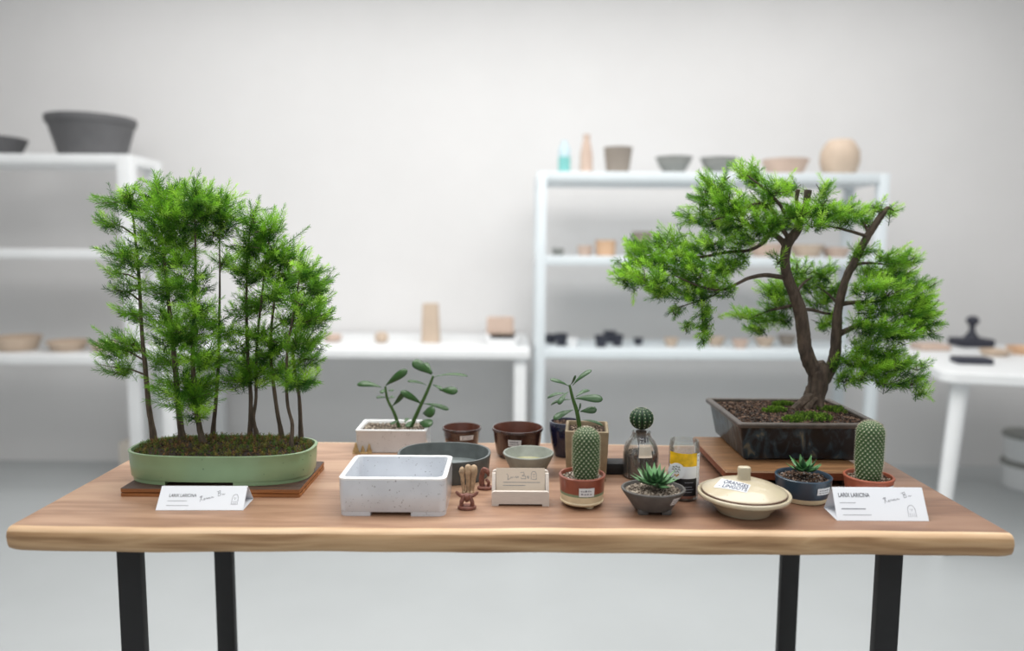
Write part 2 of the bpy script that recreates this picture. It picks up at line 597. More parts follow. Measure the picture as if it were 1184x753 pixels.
# ---- leaves
def leaf(mb, base, tip, w, t, nrm, bend=.1, prof='jade', c0=(.05, .15, .03), c1=(.08, .2, .04), n=9, m=8):
    base, tip = Vector(base), Vector(tip)
    ax = tip - base
    L = ax.length
    d = ax.normalized()
    N = Vector(nrm)
    N = (N - d * N.dot(d)).normalized()
    S = d.cross(N)
    rings, cols = [], []
    for i in range(n + 1):
        u = i / n
        if prof == 'jade':
            u = 1 - (1 - u) ** 1.4
            k = max(.10, min(1, 1.42 * u ** .85 * math.sqrt(max(0, 1 - u ** 4)))) if i < n else .12
        else:
            k = max(.04, (1 - u ** 2.6) * (.7 + .42 * math.sin(PI * min(1, u * 1.25))))
        p = base + d * L * u + N * (bend * L * 4 * u * (1 - u))
        ring = []
        for j in range(m):
            a = 2 * PI * j / m
            zc = math.sin(a) * t / 2 * k
            if prof != 'jade' and zc > 0:
                zc *= .35
            ring.append(p + S * (math.cos(a) * w / 2 * k) + N * zc)
            f = .5 + .5 * math.sin(a)
            cols.append(tuple(c0[q] * (1 - f) + c1[q] * f for q in range(3)) + (1,))
        rings.append(ring)
    mb.loft(rings, True, True, 0, None, True, cols)


# ---- flat drawing on a frame
def text_verts(body, size, offset=0.0):
    cu = bpy.data.curves.new('lettering', 'FONT')
    cu.body = body
    cu.size = size
    cu.offset = offset
    cu.fill_mode = 'FRONT'
    o = bpy.data.objects.new('lettering', cu)
    C.objects.link(o)
    dg = bpy.context.evaluated_depsgraph_get()
    me = bpy.data.meshes.new_from_object(o.evaluated_get(dg))
    vs = [v.co.copy() for v in me.vertices]
    fs = [list(p_.vertices) for p_ in me.polygons]
    bpy.data.objects.remove(o)
    bpy.data.meshes.remove(me)
    bpy.data.curves.remove(cu)
    return vs, fs


class Frame:
    def __init__(s, O, U, V, lift=.0005):
        s.O, s.U, s.V = Vector(O), Vector(U), Vector(V)
        s.N = s.U.cross(s.V).normalized()
        s.l = lift

    def p(s, u, v, l=None):
        return s.O + s.U * u + s.V * v + s.N * (s.l if l is None else l)

    def text(s, mb, body, u0, u1, v, vh, mi=0, bold=0, tilt=0):
        """fit text between u0 and u1, height vh; U and V are unnormalised edge vectors"""
        vs, fs = text_verts(body, 1, bold)
        x0 = min(q.x for q in vs)
        x1 = max(q.x for q in vs)
        y0 = min(q.y for q in vs)
        y1 = max(q.y for q in vs)
        out = []
        for q in vs:
            a = (q.x - x0) / (x1 - x0)
            out.append(s.p(u0 + (u1 - u0) * a, v + (q.y - y0) / (y1 - y0) * vh + tilt * a))
        mb.add(out, fs, mi)

    def stroke(s, mb, pts, w, mi=0):
        """pts in (u,v); w in metres"""
        P = [s.p(u, v) for u, v in pts]
        for a, b in zip(P[:-1], P[1:]):
            d = b - a
            if d.length < 1e-7:
                continue
            e = d.normalized().cross(s.N) * (w / 2)
            x = d.normalized() * (w * .3)
            mb.add([a - e - x, a + e - x, b + e + x, b - e + x], [(0, 1, 2, 3)], mi)

    def dashes(s, mb, u0, u1, v, w, seed, mi=0):
        rr_ = random.Random(seed)
        u = u0
        while u < u1:
            l = rr_.uniform(.012, .03)
            s.stroke(mb, [(u, v), (min(u1, u + l), v)], w, mi)
            u += l + rr_.uniform(.003, .008)


def patch(mb, c, rz, a0, a1, z0, z1, mi=0, lift=.0004, n=8, sy=1.0):
    """curved sticker on a round pot; rz(z)->radius"""
    vs, fs = [], []
    for i in range(n + 1):
        a = a0 + (a1 - a0) * i / n
        for z in (z0, z1):
            r = rz(z) + lift
            vs.append((c[0] + r * math.cos(a), c[1] + r * sy * math.sin(a), c[2] + z))
    for i in range(n):
        fs.append((2 * i, 2 * i + 2, 2 * i + 3, 2 * i + 1))
    mb.add(vs, fs, mi)


def sticker(root, c, rz, a, da, z0, z1, sy=1.0, seed=1, mname='sticker', label='small white price sticker'):
    mb = MB()
    patch(mb, c, rz, a - da, a + da, z0, z1, 0, .0004, 8, sy)
    rr_ = random.Random(seed)
    for row in range(2):
        zc = z0 + (z1 - z0) * (.68 - .36 * row)
        u = -.75
        while u < .6:
            l = rr_.uniform(.12, .3)
            h = (z1 - z0) * (.09 if row else .11)
            patch(mb, c, rz, a + da * u, a + da * min(.8, u + l), zc - h, zc + h * rr_.uniform(.3, 1), 1, .0008, 2, sy)
            u += l + rr_.uniform(.06, .14)
    o = mb.build('price_sticker', [M[mname], M['ink_soft']], root)
    o['label'] = label
    return o


# ------------------------------------------------------------------ the room
WY = tab(592, 536, 0).y            # back wall distance from where wall meets floor
XL, XR, YF, HC = -4.2, 4.2, -2.6, 3.1


def struct(mb, name, m):
    o = mb.build(name, m, None, False)
    o['kind'] = 'structure'
    return o


def slab(name, x0, x1, y0, y1, z0, z1, m):
    b = MB()
    b.box(((x0 + x1) / 2, (y0 + y1) / 2, (z0 + z1) / 2), ((x1 - x0) / 2, (y1 - y0) / 2, (z1 - z0) / 2), 0)
    return struct(b, name, m)


slab('floor', XL, XR, YF, WY, -.1, 0, M['floor'])
slab('wall_back', XL, XR, WY, WY + .1, 0, HC, M['wall'])
slab('wall_left', XL - .1, XL, YF, WY, 0, HC, M['wall'])
slab('wall_right', XR, XR + .1, YF, WY, 0, HC, M['wall'])
slab('ceiling', XL, XR, YF, WY, HC, HC + .1, M['ceil'])

# ------------------------------------------------------------------ main table
yf = tab(592, 615).y
yb = tab(592, 511).y
xl = tab(9, 615).x - .016
xr = tab(1171, 621).x + .009
table = thing('live_edge_table', 'long wooden table with a pale live edge and black steel legs in front', 'table', (0, (yf + yb) / 2, 0))
mb = MB()
NX = 140
rings = []
for i in range(NX + 1):
    u = i / NX
    x = xl + (xr - xl) * u
    wv = .0025 * math.sin(x * 5.1 + .8) + .0015 * math.sin(x * 13.7) + .001 * math.sin(x * 37)
    wb = .005 * math.sin(x * 4.3 + 2.2) + .003 * math.sin(x * 11.1 + 1)
    e = min(u, 1 - u) * NX
    ins = {0: .004, 1: .001}.get(int(round(e)), 0)
    b0, b1 = yf + wv + ins, yb + wb - ins
    th = .038 + .001 * math.sin(x * 7)
    zi = ins * .45
    rings.append([(x, b1 - .022, TZ - zi), (x, b0 + .013, TZ - zi), (x, b0 + .006, TZ - .0012 - zi), (x, b0 + .001, TZ - .006 - zi), (x, b0 - .001, TZ - .016), (x, b0 + .001, TZ - .028), (x, b0 + .004, TZ - th + .002 + zi), (x, b0 + .008, TZ - th + zi),
                  (x, b1 - .01, TZ - th + zi), (x, b1 - .002, TZ - th + .006), (x, b1 + .002, TZ - .018), (x, b1 - .003, TZ - .004)])
n = 12
o = len(mb.v)
mb.add([p_ for r in rings for p_ in r], [])
smat = {0: 0, 1: 2, 2: 2, 3: 1, 4: 1, 5: 1, 6: 1, 7: 1, 8: 1, 9: 1, 10: 2, 11: 2}
for k in range(NX):
    for i in range(n):
        j = (i + 1) % n
        mb.f.append((k * n + i, (k + 1) * n + i, (k + 1) * n + j, k * n + j))
        mb.mi.append(smat[i])
mb.f.append(tuple(range(n)))
mb.mi.append(1)
mb.f.append(tuple(reversed([NX * n + i for i in range(n)])))
mb.mi.append(1)
mb.build('tabletop', [M['wood_top'], M['wood_edge'], M['wood_sap']], table, True, 50)
for (px0, px1, py, Y) in ((134, 161.5, 640, None), (1017.5, 1045, 645, None), (247, 268, 640, 'b'), (904.5, 925.5, 643, 'b')):
    Y = yf + .07 if Y is None else yb - .05
    xa, xb = at(px0, py, Y).x, at(px1, py, Y).x
    lb = MB()
    lb.box(((xa + xb) / 2, Y + .009, (TZ - .041) / 2), ((xb - xa) / 2, .009, (TZ - .041) / 2), .002)
    lb.build('leg', M['black_metal'], table)

# ------------------------------------------------------------------ needle plants
GREENS = [lin(95, 149, 38), lin(114, 169, 46), lin(80, 131, 34), lin(132, 186, 54), lin(90, 141, 38)]
BRIGHT = [lin(166, 216, 70), lin(182, 226, 90), lin(150, 204, 60)]
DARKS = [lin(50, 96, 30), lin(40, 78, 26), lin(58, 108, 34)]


def to_poly(px, Y, drift):
    """pixel poly -> world poly on a plane Y drifting in depth"""
    out = []
    n_ = len(px)
    for i, (a, b) in enumerate(px):
        out.append(at(a, b, Y + drift * (i / max(1, n_ - 1)) + (.004 * math.sin(i * 2.1 + Y * 50))))
    return out


def catmull(P, k=4):
    P = [Vector(p_) for p_ in P]
    out = []
    Q = [P[0] * 2 - P[1]] + P + [P[-1] * 2 - P[-2]]
    for i in range(1, len(Q) - 2):
        for j in range(k):
            t = j / k
            a, b, c, d = Q[i - 1], Q[i], Q[i + 1], Q[i + 2]
            out.append(.5 * ((2 * b) + (c - a) * t + (2 * a - 5 * b + 4 * c - d) * t * t + (3 * b - a - 3 * c + d) * t ** 3))
    out.append(P[-1])
    return out


def pad_shoots(shoots, Cc, rx, rz, rd, axis_p, dens, L, nl, nn, bright=.15, lift=.5, flat=.0):
    area = PI * rx * rz
    N = max(5, int(dens * area / .0009))
    for _ in range(N):
        while True:
            u = Vector((R.uniform(-1, 1), R.uniform(-1, 1), R.uniform(-1, 1)))
            if u.length < 1:
                break
        p_ = Vector((Cc.x + u.x * rx, Cc.y + u.y * rd, Cc.z + u.z * rz))
        hor = Vector((p_.x - axis_p.x, p_.y - axis_p.y, 0))
        hor = hor.normalized() * .55 if hor.length > 1e-4 else hor
        d = Vector((u.x * .8, u.y * .8, u.z * .5)) + hor + Vector((0, 0, lift)) + Vector((R.gauss(0, .35), R.gauss(0, .35), R.gauss(0, .3)))
        d.normalize()
        l = L * R.uniform(.6, 1.25)
        s_ = u.length
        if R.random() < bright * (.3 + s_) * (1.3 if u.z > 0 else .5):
            col = R.choice(BRIGHT)  # new growth, favoured on top and outside as painted top light
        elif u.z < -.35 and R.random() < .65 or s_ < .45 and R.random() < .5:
            col = R.choice(DARKS)  # shade put into the colour: darker greens low down and inside the pad
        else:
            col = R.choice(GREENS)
        shoots.append((p_ - d * l * .6, d, l, nn, nl * R.uniform(.85, 1.15), col, R.uniform(-.05, .22)))


def nearest_on(path, z):
    return min(path, key=lambda q: abs(q.z - z))


# ---- forest planting
slabL = thing('display_slab', 'dark two-tone wooden slab under the long green pot', 'display board', tab(245, 560))
A_ = tab(139, 574.5)
B_ = tab(348.5, 573.5)
K_ = tab(369, 542)
ST = .016
x0, x1, y0, y1 = A_.x, B_.x, A_.y, K_.y
mb = MB()
mb.loft([rring((x0 + x1) / 2, (y0 + y1) / 2, (x1 - x0) / 2, (y1 - y0) / 2, .003, TZ + z, 2) for z in (0, .006)] , True, True)
mb.build('lower_board', M['slab_warm'], slabL)
mb = MB()
hx, hy = (x1 - x0) / 2, (y1 - y0) / 2
mb.loft([rring((x0 + x1) / 2, (y0 + y1) / 2, hx - i_, hy - i_, .003, TZ + z, 2) for z, i_ in ((.006, .004), (.0075, .001), (.0085, 0), (.0145, .0), (ST, .003))], True, True, mis=[0, 0, 0, 1, 1])
mb.build('upper_board', [M['slab_warm'], M['slab_dark']], slabL)

PZ = TZ + ST
# pot extents from its outline
fb = tab(225, 560.5, PZ)
Ycp = fb.y + .066
pxl, pxr = at(155.5, 522, Ycp).x, at(365, 522, Ycp).x
rx = (pxr - pxl) / 2
cxp = (pxl + pxr) / 2
ryp = .078
ph = at(260, 528.5, Ycp - ryp).z - PZ
forest = thing('bonsai_forest', 'forest planting of nine slim larch trees in a long pale green oval pot', 'bonsai', (cxp, Ycp, PZ))
mb = MB()


def fr(k, z):
    return ering(cxp, Ycp, rx * k, ryp * k if k > .9 else ryp * k, PZ + z, 72, 2.9)


mb.loft([fr(.968, .007), fr(.976, .009), fr(.988, ph * .6), fr(.992, ph - .004), fr(1.0, ph - .0025), fr(1.0, ph - .0008), fr(.993, ph), fr(.968, ph), fr(.962, ph - .002), fr(.955, ph - .012)], True, True)
for sd in (-1, 1):
    rg = [(a, b) for a, b, c in fr(.955, 0)]
    poly = clip_half(rg, cxp + sd * rx * .36 - .02, sd)
    mb.poly(poly, PZ, PZ + .0072)
mb.build('pot', M['green_glaze'], forest)

SZ = PZ + ph - .006


def inside_f(x, y):
    return abs((x - cxp) / (rx * .95)) ** 2.9 + abs((y - Ycp) / (ryp * .95)) ** 2.9 < 1


def fz(x, y):
    q = 1 - abs((x - cxp) / (rx * .95)) ** 2.4 - abs((y - Ycp) / (ryp * .95)) ** 2.4
    return SZ + .010 * max(0, q) ** .6 + .002 * math.sin(x * 90) * math.cos(y * 110)


mb = MB()
gr = []
for k in (.955, .85, .7, .5, .3, .12, .02):
    gr.append([(x, y, fz(x, y)) for x, y, z in fr(k, 0)])
mb.loft(gr, False, True)
mb.build('soil', M['soil'], forest)
mb = MB()
pebbles(mb, inside_f, (cxp - rx, cxp + rx, Ycp - ryp, Ycp + ryp), fz, 2600, .0021, [lin(66, 54, 38), lin(88, 72, 48), lin(60, 68, 32), lin(84, 92, 44), lin(46, 38, 30), lin(108, 84, 56)])
gm = mb.build('ground_cover', M['vcol'], forest, False)
gm['kind'] = 'stuff'
sh = []
while len(sh) < 620:
    x, y = R.uniform(cxp - rx, cxp + rx), R.uniform(Ycp - ryp, Ycp + ryp)
    if inside_f(x, y):
        c = R.choice([lin(120, 128, 54), lin(146, 136, 68), lin(90, 102, 44), lin(150, 114, 72), lin(104, 82, 50), lin(88, 122, 48)])
        sh.append(((x, y, fz(x, y) - .001), (R.uniform(-.5, .5), R.uniform(-.5, .5), 1), R.uniform(.004, .011), 12, R.uniform(.004, .007), c, 0))
needle_mesh('moss', sh, M['moss'], forest, 'stuff', .0008)

TREES = [
    # trunk pixels, base radius, pads (px, py, rx, ry)
    ([(178, 508), (172, 470), (168, 425), (164, 385), (161, 324), (157, 280), (153, 246), (147, 219)], .0072,
     [(138, 233, 22, 9), (158, 238, 18, 10), (128, 258, 18, 7), (150, 225, 10, 9), (140, 292, 22, 8), (150, 304, 22, 9), (136, 316, 12, 6), (141, 336, 14, 6), (150, 362, 16, 9), (133, 402, 22, 12), (150, 398, 16, 12), (136, 426, 20, 9), (156, 330, 12, 5)]),
    ([(211, 509), (207, 478), (203, 430), (198, 380), (192, 320), (186, 260), (181, 216)], .0085,
     [(184, 222, 15, 14), (200, 232, 18, 16), (178, 248, 18, 14), (205, 256, 20, 16), (182, 276, 22, 14), (208, 282, 18, 12), (186, 302, 20, 12), (196, 335, 22, 14), (186, 366, 20, 12), (205, 388, 22, 14), (192, 415, 18, 12), (212, 440, 26, 16)]),
    ([(235, 514), (229, 485), (224, 440), (223, 400), (225, 345), (226, 290), (225, 232)], .0078,
     [(222, 226, 16, 14), (238, 236, 16, 13), (224, 252, 20, 14), (214, 300, 16, 10), (222, 325, 20, 13), (232, 358, 20, 12), (222, 385, 22, 14), (232, 412, 20, 13), (215, 462, 26, 13), (236, 452, 16, 12), (222, 478, 14, 6)]),
    ([(246, 503), (250, 460), (253, 410), (254, 350), (254, 300), (253, 240)], .0055,
     [(252, 236, 18, 12), (262, 250, 14, 12), (245, 268, 18, 12), (262, 300, 12, 7), (246, 372, 15, 9), (264, 385, 14, 8), (250, 415, 14, 8)]),
    ([(289, 503), (290, 460), (287, 420), (285, 360), (286, 300), (290, 262), (296, 240)], .0058,
     [(294, 258, 16, 14), (284, 285, 18, 11), (300, 283, 18, 12), (276, 310, 14, 9), (290, 318, 18, 12), (282, 358, 20, 11), (278, 400, 16, 10), (270, 440, 20, 11), (284, 420, 18, 11)]),
    ([(297, 503), (293, 484), (296, 460), (297, 402), (303, 340), (310, 285), (314, 262)], .0056,
     [(314, 264, 16, 12), (318, 290, 18, 11), (310, 312, 18, 12), (308, 346, 20, 12), (300, 386, 20, 12), (300, 432, 20, 12), (310, 410, 16, 11)]),
    ([(326, 504), (319, 466), (313, 405), (317, 350), (324, 310), (330, 290)], .0058,
     [(332, 297, 16, 11), (338, 318, 18, 12), (326, 338, 20, 12), (340, 368, 22, 12), (326, 395, 20, 12), (326, 430, 18, 11)]),
    ([(336, 517), (338, 492), (332, 463), (332, 408), (340, 360), (347, 318), (351, 305)], .0052,
     [(352, 312, 14, 12), (360, 330, 16, 10), (350, 352, 18, 10), (358, 372, 18, 11), (346, 398, 18, 11), (340, 440, 18, 10)]),
    ([(348, 506), (346, 460), (339, 405), (352, 360), (364, 325)], .0055,
     [(366, 322, 12, 12), (372, 345, 13, 9), (370, 365, 13, 10), (362, 392, 14, 11), (354, 415, 14, 10), (354, 440, 12, 8)]),
]
LEADERS = {0: [((150, 236), (147, 216)), ((130, 395), (107, 379)), ((135, 235), (112, 241)), ((132, 296), (111, 288))], 1: [((184, 232), (180, 205)), ((194, 230), (196, 208)), ((170, 250), (160, 232))],
           2: [((224, 232), (224, 207)), ((240, 238), (243, 212))], 3: [((252, 240), (257, 217)), ((262, 250), (272, 232))],
           4: [((294, 262), (296, 240)), ((284, 285), (277, 240)), ((296, 245), (300, 228))], 5: [((316, 270), (330, 238)), ((330, 283), (357, 264)), ((312, 262), (318, 240))],
           6: [((344, 310), (352, 290))], 7: [((356, 322), (368, 298)), ((350, 315), (356, 292))], 8: [((370, 352), (388, 340)), ((372, 372), (384, 356)), ((366, 420), (368, 428)), ((356, 318), (370, 300))]}
for ti, (tp, r0, pads) in enumerate(TREES):
    base = tab(tp[0][0], tp[0][1], SZ + .006)
    Yb = min(max(base.y, Ycp - ryp * .8), Ycp + ryp * .78)
    path = catmull(to_poly(tp, Yb, R.uniform(-.012, .012)), 5)
    path[0].z = fz(path[0].x, path[0].y) - .006
    mb = MB()
    nP = len(path)
    rad = [r0 * .8 * (1 - .82 * (i / (nP - 1)) ** .9) * (1.35 if i == 0 else 1.12 if i == 1 else 1) for i in range(nP)]
    mb.tube(path, rad, 9, 0, None, .07)
    shoots = []
    for (px, py, ax, ay) in pads:
        dy = R.uniform(-.048, .024)
        Cc = at(px, py, path[nP // 2].y + dy)
        k = Cc.y / F * (1.1 if ti == 0 else 1.28 if ti < 4 else 1.2)
        hd = math.hypot(Cc.x - nearest_on(path, Cc.z).x, dy)
        st = nearest_on(path, Cc.z - .25 * hd - .006)
        midp = (st + Cc) * .5 + Vector((0, 0, .004))
        mb.tube([st, midp, Cc], [.0021, .0015, .0008], 5)
        for _ in range(4):
            e = Cc + Vector((R.uniform(-1, 1) * ax * k, R.uniform(-1, 1) * ax * k * .8, R.uniform(-.6, .8) * ay * k))
            mb.tube([midp * .4 + Cc * .6, e], [.0009, .0005], 4)
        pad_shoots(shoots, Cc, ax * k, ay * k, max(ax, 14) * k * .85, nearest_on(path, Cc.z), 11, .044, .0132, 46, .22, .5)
    for (a, b) in LEADERS.get(ti, []):
        Yl = path[nP // 2].y
        pa, pb = at(a[0], a[1], Yl), at(b[0], b[1], Yl + R.uniform(-.01, .01))
        d = pb - pa
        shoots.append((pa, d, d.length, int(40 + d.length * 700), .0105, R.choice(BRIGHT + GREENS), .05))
    trunk = mb.build('tree_trunk', M['bark_thin'], forest)
    needle_mesh('needle_foliage', shoots, M['needle'], trunk)

# ---- right board, pot and bonsai
bl = tab(835.5, 545, TZ + .03)
bk = tab(804, 505, TZ + .03)
bx0, by0, by1 = (bl.x + bk.x) / 2, bl.y, bk.y
bx1 = .665
BZ = TZ + .03
board = thing('display_stand', 'low brown wooden stand on feet under the dark square-cornered bonsai pot', 'display board', ((bx0 + bx1) / 2, (by0 + by1) / 2, TZ))
mb = MB()
mb.loft([rring((bx0 + bx1) / 2, (by0 + by1) / 2, (bx1 - bx0) / 2 - i_, (by1 - by0) / 2 - i_, .003, BZ + z, 2) for z, i_ in ((-.018, .004), (-.016, .001), (-.003, 0), (0, .002))], True, True, mis=[1, 1, 0, 0])
mb.build('top_board', [M['board'], M['board_front']], board)
for sx_ in (-1, 1):
    mb = MB()
    mb.box(((bx0 + bx1) / 2 + sx_ * ((bx1 - bx0) / 2 - .03), (by0 + by1) / 2, TZ + .006), (.012, (by1 - by0) / 2 - .012, .006), .001)
    mb.build('foot', M['slab_dark'], board)

pf = tab(920, 533, BZ)
rxl, rxr = None, None
Yrim0 = pf.y - .018
q1 = at(854, 489, Yrim0)
q2 = at(1023, 492, Yrim0)
RH = (q1.z + q2.z) / 2 - BZ
Yrim1 = tab(892, 460.5, BZ + RH).y
px0, px1 = q1.x, q2.x
cxr, cyr = (px0 + px1) / 2, (Yrim0 + Yrim1) / 2
hx, hy = (px1 - px0) / 2, (Yrim1 - Yrim0) / 2
bonsai = thing('larch_bonsai', 'twin-trunk larch bonsai with bright green needles in a dark rectangular pot', 'bonsai', (cxr, cyr, BZ))
mb = MB()


def rp(dx, z):
    return rring(cxr, cyr, hx + dx, hy + dx, .006, BZ + z, 3)


mb.loft([rp(-.020, .004), rp(-.019, .0055), rp(-.0085, RH - .014), rp(-.006, RH - .010), rp(-.001, RH - .009), rp(0, RH - .007), rp(0, RH - .002), rp(-.0015, RH), rp(-.011, RH), rp(-.0125, RH - .002), rp(-.013, RH - .02)], True, True, mis=[0, 0, 0, 1, 1, 1, 1, 1, 1, 1, 1])
for sx_ in (-1, 1):
    for sy_ in (-1, 1):
        mb.box((cxr + sx_ * (hx - .045), cyr + sy_ * (hy - .04), BZ + .0025), (.02, .016, .0028), .001)
mb.build('pot', [M['dark_pot'], M['dark_rim']], bonsai)
RS = BZ + RH - .007


def rzf(x, y):
    q = max(0, 1 - abs((x - cxr) / hx) ** 2 - abs((y - cyr) / hy) ** 2)
    return RS + .012 * q


def ins_r(x, y):
    return abs(x - cxr) < hx - .015 and abs(y - cyr) < hy - .015


mb = MB()
G = 14
gv = [(cxr + (hx - .0125) * (i / G * 2 - 1), cyr + (hy - .0125) * (j / G * 2 - 1)) for j in range(G + 1) for i in range(G + 1)]
mb.add([(x, y, rzf(x, y)) for x, y in gv], [(j * (G + 1) + i, j * (G + 1) + i + 1, (j + 1) * (G + 1) + i + 1, (j + 1) * (G + 1) + i) for j in range(G) for i in range(G)])
mb.build('soil', M['soil'], bonsai)
mb = MB()
pebbles(mb, ins_r, (cxr - hx, cxr + hx, cyr - hy, cyr + hy), rzf, 2600, .0032, PAL_DARK)
gm = mb.build('gravel', M['vcol'], bonsai, False)
gm['kind'] = 'stuff'
tb = tab(938, 470, RS + .012)
YT = tb.y
sh = []
for (px, py, ra) in ((940, 482, .032), (895, 476, .02), (918, 484, .018), (960, 474, .026), (905, 470, .018), (975, 470, .015)):
    q = tab(px, py, RS + .01)
    for _ in range(int(ra * 4500)):
        a, r_ = R.uniform(0, 6.3), ra * math.sqrt(R.random())
        x, y = q.x + math.cos(a) * r_ * 1.2, q.y + math.sin(a) * r_ * .7
        if ins_r(x, y):
            c = R.choice([lin(100, 138, 40), lin(84, 118, 36), lin(122, 156, 50), lin(70, 98, 34)])
            sh.append(((x, y, rzf(x, y) + .004 * (1 - r_ / ra) - .002), (R.uniform(-.5, .5), R.uniform(-.5, .5), 1), .009, 14, .005, c, 0))
needle_mesh('moss', sh, M['moss'], bonsai, 'stuff', .0009)


def Z(a, b):
    return (690 + a / 2.51, 180 + b / 2.51)


def wpath(zs, dy0, dy1):
    out = []
    for i, (a, b) in enumerate(zs):
        px, py = Z(a, b)
        out.append(at(px, py, YT + dy0 + (dy1 - dy0) * i / (len(zs) - 1)))
    return catmull(out, 5)


mb = MB()
S_ = YT / F / 2.51     # metres per zoom pixel


def limb(zs, ws, dy0=0, dy1=0, seg=10, lump=.06):
    P = wpath(zs, dy0, dy1)
    nP = len(P)
    rad = []
    for i in range(nP):
        t = i / (nP - 1) * (len(ws) - 1)
        k = min(int(t), len(ws) - 2)
        rad.append((ws[k] + (ws[k + 1] - ws[k]) * (t - k)) * S_ / 2)
    mb.tube(P, rad, seg, 0, None, lump)
    return P


P0 = limb([(622, 738), (630, 705), (642, 665), (646, 625), (640, 600)], [66, 60, 58, 60, 40], 0, 0, 14)
limb([(640, 690), (600, 715), (572, 738), (556, 755)], [36, 28, 22, 10], -.005, -.03)
limb([(640, 700), (612, 730), (600, 752)], [28, 20, 8], -.01, -.035)
limb([(645, 690), (650, 725), (655, 748)], [30, 20, 8], -.01, -.035)
PL = limb([(642, 640), (618, 600), (604, 555), (600, 520), (590, 450), (572, 400), (554, 355), (546, 305), (554, 255), (578, 222), (590, 190), (604, 150), (614, 100)], [50, 44, 40, 39, 38, 34, 31, 27, 30, 28, 20, 16, 22], 0, .0, 10)
limb([(585, 170), (580, 130), (584, 98)], [12, 11, 12], 0, -.01)
PRt = limb([(655, 650), (678, 618), (692, 570), (695, 520), (700, 450), (712, 395), (728, 345), (752, 300), (782, 240), (808, 200), (832, 165), (845, 150)], [46, 34, 32, 31, 26, 24, 22, 22, 22, 20, 18, 10], .006, .02, 10)
BR = [
    ([(552, 355), (520, 350), (485, 347), (440, 356), (405, 373), (360, 390), (300, 380), (230, 350)], [16, 14, 13, 11, 9, 8, 6, 3], 0, -.05),
    ([(549, 262), (530, 240), (505, 228), (480, 255), (440, 275), (380, 280), (290, 295), (200, 285), (120, 300)], [20, 17, 14, 12, 10, 9, 8, 6, 3], 0, .04),
    ([(560, 245), (530, 200), (500, 150), (460, 140), (390, 170), (330, 190)], [14, 12, 10, 8, 6, 3], 0, -.04),
    ([(545, 170), (530, 140), (490, 100), (440, 60)], [9, 9, 7, 4], -.02, -.02),
    ([(500, 150), (430, 150), (360, 110)], [8, 6, 3], -.02, .02),
    ([(590, 450), (620, 447), (660, 457), (690, 460)], [13, 11, 9, 5], 0, .06),
    ([(585, 430), (545, 440), (500, 450), (450, 470)], [12, 10, 8, 3], .01, .06),
    ([(575, 405), (600, 370), (630, 350)], [10, 8, 4], .01, .06),
    ([(712, 430), (760, 425), (820, 422), (880, 400)], [15, 11, 8, 4], .01, -.02),
    ([(738, 335), (758, 315), (800, 312), (850, 318)], [14, 11, 7, 4], .01, .04),
    ([(698, 520), (730, 505), (770, 490), (830, 500), (910, 520), (950, 516)], [20, 16, 12, 9, 7, 4], .01, -.04),
    ([(700, 580), (740, 610), (800, 615), (870, 630)], [10, 9, 6, 3], .0, -.05),
    ([(790, 236), (745, 222), (690, 208), (640, 200)], [11, 9, 7, 4], .015, .0),
    ([(788, 225), (775, 195), (760, 170)], [9, 7, 3], .015, .03),
    ([(300, 385), (305, 430), (308, 500)], [5, 5, 3], -.03, -.04),
    ([(360, 390), (330, 410), (240, 440)], [5, 5, 3], -.03, -.02),
    ([(700, 430), (670, 400), (640, 380)], [8, 6, 3], .02, .05),
    ([(845, 150), (862, 160)], [8, 4], .02, .02),
]
for zs, ws, d0, d1 in BR:
    limb(zs, ws, d0, d1, 7, .05)
